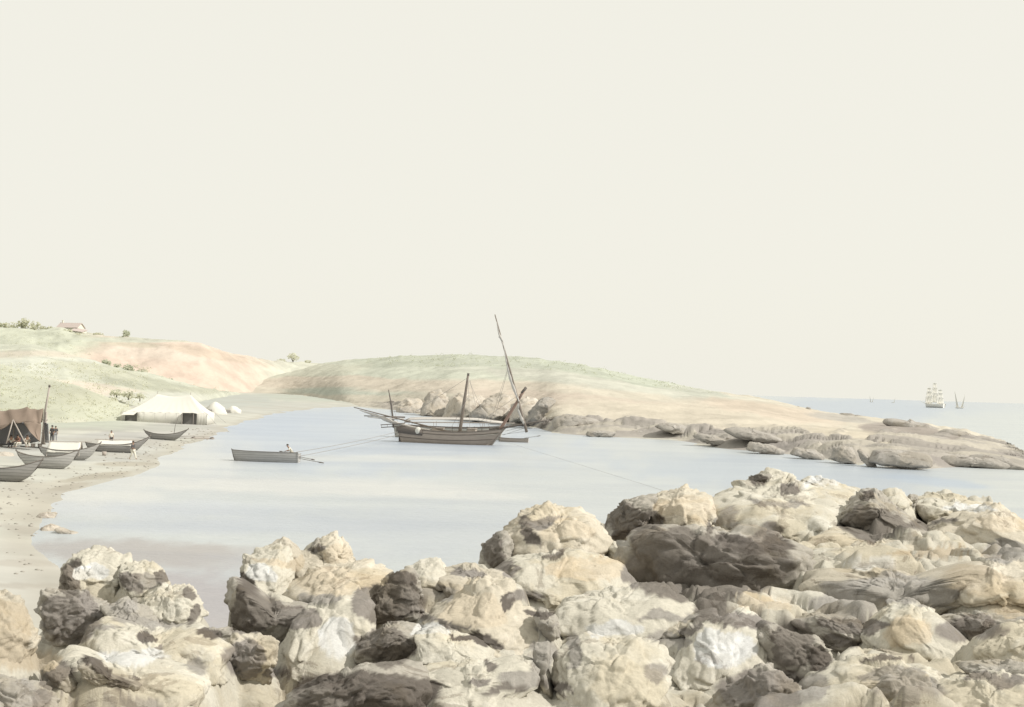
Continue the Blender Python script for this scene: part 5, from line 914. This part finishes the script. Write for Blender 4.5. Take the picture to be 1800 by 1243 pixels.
# ------------------------------------------------------------------ the big boat and the vessel behind
def rot_plane(px, py, o, yaw, off=0.):      # local coordinates in a vessel's centre plane
    d = ray(px, py); c = np.array([0, 0, CAMH]); n = np.array([-math.sin(yaw), math.cos(yaw), 0]); k = ((o - c) @ n + off) / (d @ n); P = c + d * k - o
    return np.array([P[0] * math.cos(yaw) + P[1] * math.sin(yaw), -P[0] * math.sin(yaw) + P[1] * math.cos(yaw), P[2]])
def felucca():
    o = gnd(785, 779.5); yaw = R(-12); t = thing('sailing_boat', 'brown wooden lateen boat with furled sails anchored mid bay', 'sailing boat', o); t.rotation_euler.z = yaw
    L_ = lambda px, py, off=0.: rot_plane(px, py, o, yaw, off)
    xs, xb = L_(701, 751)[0], L_(888, 753)[0]; n, k = 36, 9; Ln = xb - xs; B = 3.8; rows = []
    zs, zm, zb = L_(701, 750)[2], L_(800, 759)[2], L_(887, 754)[2]
    x0w, x1w = L_(708, 776)[0], L_(862, 783)[0]
    for i in range(n):
        s = i / (n - 1); top = zm + (zs - zm) * max(0, 1 - 2.2 * s) ** 1.6 + (zb - zm) * max(0, (s - .5) * 2) ** 2
        w_ = (1 - max(0, 2 * s - 1) ** 2.6) ** .7 if s > .5 else .55 + .45 * math.sin(s * math.pi)
        w_ = max(w_, .012); row = []
        xt = xs + Ln * s; xk = x0w + (x1w - x0w) * s
        for j in range(2 * k + 1):
            a = (j - k) / k; q = abs(a); y = math.copysign(B / 2 * w_ * math.sin(q * math.pi / 2) ** .55, a); fr = (1 - math.cos(q * math.pi / 2)); z = -.6 + (top + .6) * fr
            row.append((xk + (xt - xk) * max(0, z / top) if z > 0 else xk, y, z))
        rows.append(row)
    m_ = 2 * k + 1; V = [p for r in rows for p in r]; Fx = [tuple(q) for q in grid_faces(n, m_)] + [tuple(range(m_)), tuple((n - 1) * m_ + c for c in range(m_))[::-1]]
    h = obj('hull', V, Fx, M['hull'], t)
    inn = [[(p[0] * .985, p[1] * .95, max(p[2], -.2)) for p in r] for r in rows[1:-1]]
    obj('bulwark_lining', [p for r in inn for p in r], [tuple(q)[::-1] for q in grid_faces(n - 2, m_)], M['boat_in'], t)
    dk = []; 
    for r in rows[2:-2]: w_ = r[-1][1] * .93; dk.append([(r[-1][0], -w_, r[-1][2] - .55), (r[-1][0], 0, r[-1][2] - .48), (r[-1][0], w_, r[-1][2] - .55)])
    MB().sheet(dk, .06).build('deck', M['boat_in'], t)
    for sg in (0, -1):
        MB().tube([(r[sg][0], r[sg][1], r[sg][2] + .02) for r in rows], .07, 6).build('rail', M['wood_dark'], t, True)
    for f_, nm in ((.72, 'wale'), (.9, 'wale')):
        w1 = MB()
        for side in (0, 1):
            j = int(round(k - k * f_)) if side == 0 else int(round(k + k * f_)); w1.tube([(r[j][0], r[j][1] * 1.012, r[j][2]) for r in rows], .045, 5)
        w1.build(nm, M['wood_dark'], t, True)
    MB().tube([(x1w, 0, -.6), L_(864, 782), L_(876, 767), L_(889, 751)], [.13, .13, .12, .1], 8).build('stem_post', M['wood'], t, True)
    # stern: curved dark quarter and rudder
    MB().box((L_(706, 764)[0] - .15, 0, .5), (.5, .14, 2.1)).build('rudder', M['wood_dark'], t)
    rr_ = []
    for i in range(10):
        r = rows[i]; hgt = [.0, .3, .45, .5, .55, .5, .35, .2, .08, .0][i]; rr_.append([(r[0][0], r[0][1] - .04, r[0][2] - .75), (r[0][0], r[0][1] - .05, r[0][2] + hgt * .35)])
    MB().sheet(rr_, .08).build('quarter_board', M['wood_dark'], t, True)
    V_, Fc_ = ico(3); q = V_ * np.array([.42, .35, .5]) * (1 + .15 * fbm(V_ * 2, 3, 4))[:, None]; cc = L_(735, 757, -1.5)
    b_ = obj('canvas_bundle', q, Fc_, M['canvas'], None, True, np.array(o) + np.array([cc[0] * math.cos(yaw) - cc[1] * math.sin(yaw), cc[0] * math.sin(yaw) + cc[1] * math.cos(yaw), cc[2]])); tag(b_, 'white canvas bundle hanging over the quarter of the brown lateen boat', 'bundle')
    def spar(nm, a, b, r0, r1, mat='spar', off0=0, off1=0, n_=6): 
        A_, B_ = L_(*a, off0), L_(*b, off1); return MB().tube([A_ + (B_ - A_) * f_ for f_ in np.linspace(0, 1, n_)], [r0 + (r1 - r0) * f_ for f_ in np.linspace(0, 1, n_)], 8).build(nm, M[mat], t, True)
    spar('main_mast', (807, 768), (823, 658), .27, .15); MB().tube([L_(823, 660), L_(823.4, 656)], [.17, .17], 8).build('mast_cap', M['wood_dark'], t, True)
    spar('fore_mast', (875, 762), (924, 682), .24, .17, 'wood_red'); MB().tube([L_(917, 691.5), L_(925, 681)], [.21, .2], 8).build('mast_cap', M['wood_dark'], t, True)
    spar('bowsprit', (860, 756), (961, 739), .19, .11, 'wood_dark'); 
    y1 = spar('long_yard', (926, 760), (870, 553), .2, .07, 'spar', -.5, -.5, 8)
    def furl(path, rads, off, nm='furled_sail'):
        pts = [L_(x, y, off) for x, y in path]; P = []; Rr = []; rs = random.Random(int(path[0][0]))
        for i in range(len(pts) - 1):
            for f_ in np.linspace(0, 1, 6, endpoint=False): P.append(pts[i] + (pts[i + 1] - pts[i]) * f_); Rr.append((rads[i] + (rads[i + 1] - rads[i]) * f_) * rs.uniform(.75, 1.2))
        P.append(pts[-1]); Rr.append(rads[-1]); return MB().tube(P, Rr, 9).build(nm, M['sail'], t, True)
    furl([(873, 565), (877, 588), (886, 610), (891, 640), (898, 668), (906, 690), (912, 705), (911, 720), (918, 738), (924, 750)], [.04, .1, .08, .12, .2, .18, .1, .2, .24, .08], -.55)
    furl([(876, 582), (879, 592), (884, 600)], [.05, .2, .06], -.7, 'sail_corner')
    # lowered main yard, furled, reaching over the stern
    a_ = spar('lowered_yard', (622, 716), (800, 762), .06, .14, 'spar', .6, -.2, 8)
    furl([(632, 721), (650, 727), (668, 733), (690, 742), (720, 750), (760, 757)], [.04, .16, .24, .26, .2, .08], .5)
    # boomkin frame over the stern
    for a, b in (((669, 747), (712, 744)), ((670, 751.5), (712, 749))): spar('boomkin', a, b, .06, .06, 'wood_dark')
    w1 = MB(); [w1.tube([L_(x, 746.8 - (x - 670) * .06), L_(x, 751.4 - (x - 670) * .05)], .03, 5) for x in (671, 681, 689, 693, 697)]; w1.build('boomkin_rungs', M['wood'], t)
    spar('boom', (712, 742), (905, 744), .07, .06, 'wood', 1.4, 1.2)
    # small deck gear
    for x, y, sx_, h_ in ((770, 756, 1.5, .5), (830, 757, 1.1, .45)): c_ = L_(x, y, .4); MB().box((c_[0], c_[1], c_[2]), (sx_, 1.1, h_)).box((c_[0], c_[1], c_[2] + h_ / 2 + .04), (sx_ + .15, 1.25, .08)).build('hatch', M['wood'], t)
    for i in range(6): c_ = L_(795 + i * 13, 754, 1.6); MB().tube([(c_[0], c_[1], c_[2] - .5), (c_[0], c_[1], c_[2] + .35)], .035, 6).build('stanchion', M['wood_dark'], t)
    MB().tube([L_(790, 750.5, 1.6), L_(866, 752, 1.6)], .035, 6).build('hand_rail', M['wood_dark'], t)
    for a, b, oa, ob in (((822, 664), (733, 722), 0, 1.5), ((822, 662), (803, 758), 0, 1.7), ((823, 662), (826, 758), 0, -1.8), ((825, 670), (860, 750), 0, 0), ((826, 668), (845, 752), 0, 1.7), ((895, 640), (862, 742), -.4, 1.2), ((893, 650), (868, 738), -.4, -1.),
                         ((922, 688), (880, 738), 0, 1.5), ((920, 690), (893, 752), 0, -1.5), ((924, 686), (840, 744), 0, 1.), ((926, 758), (882, 764), -.5, 0), ((960, 740), (884, 765), 0, 0), ((955, 741), (888, 758), 0, 0), ((822, 700), (790, 757), 0, -1.6)):
        MB().tube([L_(*a, oa), L_(*b, ob)], .022, 4).build('rigging_line', M['rope'], t)
    return o, yaw, L_
fo, fyaw, FL = felucca()
def w_of(px, py, off=0.):
    q = FL(px, py, off); return fo + np.array([q[0] * math.cos(fyaw) - q[1] * math.sin(fyaw), q[0] * math.sin(fyaw) + q[1] * math.cos(fyaw), q[2]])
def rope(label, a, b, sag, r=.03, nm='mooring_rope'):
    a, b = np.array(a, float), np.array(b, float); m = MB(); m.tube([a + (b - a) * f_ - np.array([0, 0, sag * 4 * f_ * (1 - f_)]) for f_ in np.linspace(0, 1, 15)], r, 5)
    return tag(m.build(nm, M['rope'], None, True), label, 'rope')
rope('upper mooring rope from the brown boat stern to the rowing boat', w_of(703, 758), at(521, 795, yb + .3), .15)
rope('lower mooring rope from the brown boat stern to the rowing boat', w_of(704, 763, -.8), at(527, 802, yb - .5), .12)
rope('long thin anchor line running from the brown boat bow towards the near rocks', w_of(880, 774), gnd(1165, 862, .05), .0, .009)
# dinghy at the bow
pdn = gnd(903, 777); 
boat('dinghy', 'small empty dinghy lying beside the bow of the brown boat', (pdn[0], pdn[1], -.25), R(-6), 52 * pdn[1] / F / 1.03, 1.3, .75, .12, .1, .1, .05, .75, 'wood', 'boat_in', thw=2)
oar('oar projecting forward from the small dinghy', at(922, 770, pdn[1] - .3), at(950, 766, pdn[1] - .8))
# second vessel behind
def vessel2():
    o = gnd(800, 774); o = o * (168 / o[1]); o[2] = 0; yaw = R(-4); t = thing('sailing_boat', 'pale long hulled vessel with awning moored close behind the brown boat', 'sailing boat', o); t.rotation_euler.z = yaw
    L_ = lambda px, py, off=0.: rot_plane(px, py, o, yaw, off)
    x0, x1 = L_(688, 750)[0], L_(886, 750)[0]; Ln = x1 - x0; z = L_(800, 752)[2]
    rows = hull_pts(Ln - 1.4, 3.4, z + .5, .25, .45, .4, .6, .5, full=2.); v = [(p[0] + (x0 + x1) / 2, p[1], p[2] - .5) for r in rows for p in r]; m = len(rows[0])
    obj('hull', v, [tuple(q) for q in grid_faces(len(rows), m)] + [tuple(range(m)), tuple((len(rows) - 1) * m + c for c in range(m))[::-1]], M['boat_in'], t)
    for e_ in (0, -1): MB().tube([(r[e_][0] + (x0 + x1) / 2, r[e_][1], r[e_][2] - .48) for r in rows], .08, 6).build('rail', M['wood_dark'], t, True)
    top = [(712, 739), (722, 735), (745, 734), (800, 733.5), (840, 736), (870, 739.5), (890, 743)]
    R0 = []
    for j in np.linspace(-1, 1, 7): R0.append([L_(x, y, 0) + np.array([0, j * .8, -.32 * j * j - .06 * math.sin(x)]) for x, y in top])
    MB().sheet(R0, .05).build('awning', M['sail'], t, True)
    for x, y in ((722, 736), (765, 735), (810, 735), (850, 737), (880, 741.5)): 
        for s_ in (-1.4, 1.4): q = L_(x, y); MB().tube([(q[0], s_, z - .3), (q[0], s_, q[2] - .5)], .035, 5).build('awning_post', M['wood'], t)
    MB().tube([L_(x, y - .4) for x, y in top], .06, 6).build('ridge_pole', M['wood'], t, True)
    MB().tube([L_(692, 752), L_(688, 712), L_(683, 685)], [.16, .13, .07], 8).build('mizzen_mast', M['wood_dark'], t, True)
    MB().tube([L_(680, 707), L_(693, 705.5)], .06, 6).build('crosstree', M['wood_dark'], t, True)
    MB().tube([L_(640, 731), L_(712, 733.5)], [.07, .12], 7).build('boom', M['wood_dark'], t, True)
    MB().tube([L_(646, 733, -.1), L_(665, 735, -.1), L_(690, 736.5, -.1), L_(710, 736, -.1)], [.05, .1, .13, .08], 7).build('furled_sail', M['sail'], t, True)
    for x in (682, 690, 696): MB().tube([L_(686, 700), L_(x + 4, 745)], .02, 4).build('rigging_line', M['rope'], t)
vessel2()

# ------------------------------------------------------------------ ships on the horizon
def far_lateen(label, px, py, D_, s, two=True):
    o = at(px, py, D_); o[2] = 0; t = thing('distant_sailing_boat', label, 'sailing boat', o, 'sails far out at sea'); Ln = 7 * s
    rows = hull_pts(Ln, 2. * s, 1.0 * s, .3 * s, .5 * s, .2 * s, .5 * s); v = [p for r in rows for p in r]; m = len(rows[0]); obj('hull', v, [tuple(q) for q in grid_faces(len(rows), m)], M['far_wood'], t)
    for sgn in ((-1, 1) if two else (1,)):
        h = (11 if sgn > 0 else 13) * s; b = np.array([sgn * .8 * s, 0, .8 * s]); tip = np.array([sgn * 4 * s, 0, h]); mid = np.array([sgn * 3.2 * s, .2, 2. * s])
        MB().tube([b, tip], .12 * s, 5).build('yard', M['far_wood'], t); rws = [[b + (tip - b) * f_ + (mid - b - (tip - b) * .3) * (g * (1 - f_)) + np.array([0, math.sin(g * 3) * .3 * s, 0]) for g in (0, .33, .66, 1)] for f_ in np.linspace(0, 1, 7)]
        MB().sheet(rws, .05 * s).build('sail', M['far_sail'], t, True)
def far_ship(label, px, py, D_, s):
    o = at(px, py, D_); o[2] = 0; t = thing('distant_ship', label, 'ship', o); t.rotation_euler.z = R(-64); Ln = 26 * s
    rows = hull_pts(Ln, 7 * s, 4 * s, 1.6 * s, .8 * s, 1 * s, 1.4 * s, .6); v = [p for r in rows for p in r]; m = len(rows[0])
    obj('hull', v, [tuple(q) for q in grid_faces(len(rows), m)] + [tuple((len(rows) - 1) * m + c for c in range(m))[::-1]], M['far_wood'], t)
    MB().tube([(-13 * s, 0, 4 * s), (-20 * s, 0, 7 * s)], .25 * s, 6).build('bowsprit', M['far_wood'], t)
    for x, H in ((-8, 24), (0, 30), (8, 22)):
        mm = MB().tube([(x * s, 0, 2 * s), (x * s, 0, H * s)], [.35 * s, .12 * s], 6).build('mast', M['far_wood'], t)
        for z0, z1, w_ in ((.2, .5, 11), (.52, .75, 8.5), (.77, .93, 6)):
            rws = [[(x * s - (.9 - .9 * (2 * g - 1) ** 2) * s * math.sin(math.pi * f_) - .4 * s, (g - .5) * w_ * s * (1.08 - .15 * f_), (z0 + (z1 - z0) * f_) * H * s) for g in np.linspace(0, 1, 7)] for f_ in np.linspace(0, 1, 6)]
            MB().sheet(rws, .06 * s).build('sail', M['far_sail'], t, True); MB().tube([(x * s - .3 * s, -w_ * .53 * s, z1 * H * s), (x * s - .3 * s, w_ * .53 * s, z1 * H * s)], .12 * s, 5).build('yard', M['far_wood'], t)
far_ship('distant three masted square rigged ship under full sail', 1643, 716, 1250, 1.0)
far_lateen('distant two sailed lateen boat right of the three master', 1687, 717, 1250, 1.5)
far_lateen('tiny two sailed boat on the horizon, far left of the three master', 1532, 704, 2600, 1.2)
far_lateen('tiny single sailed boat on the horizon between the other sails', 1570, 705, 2600, 1.2, False)
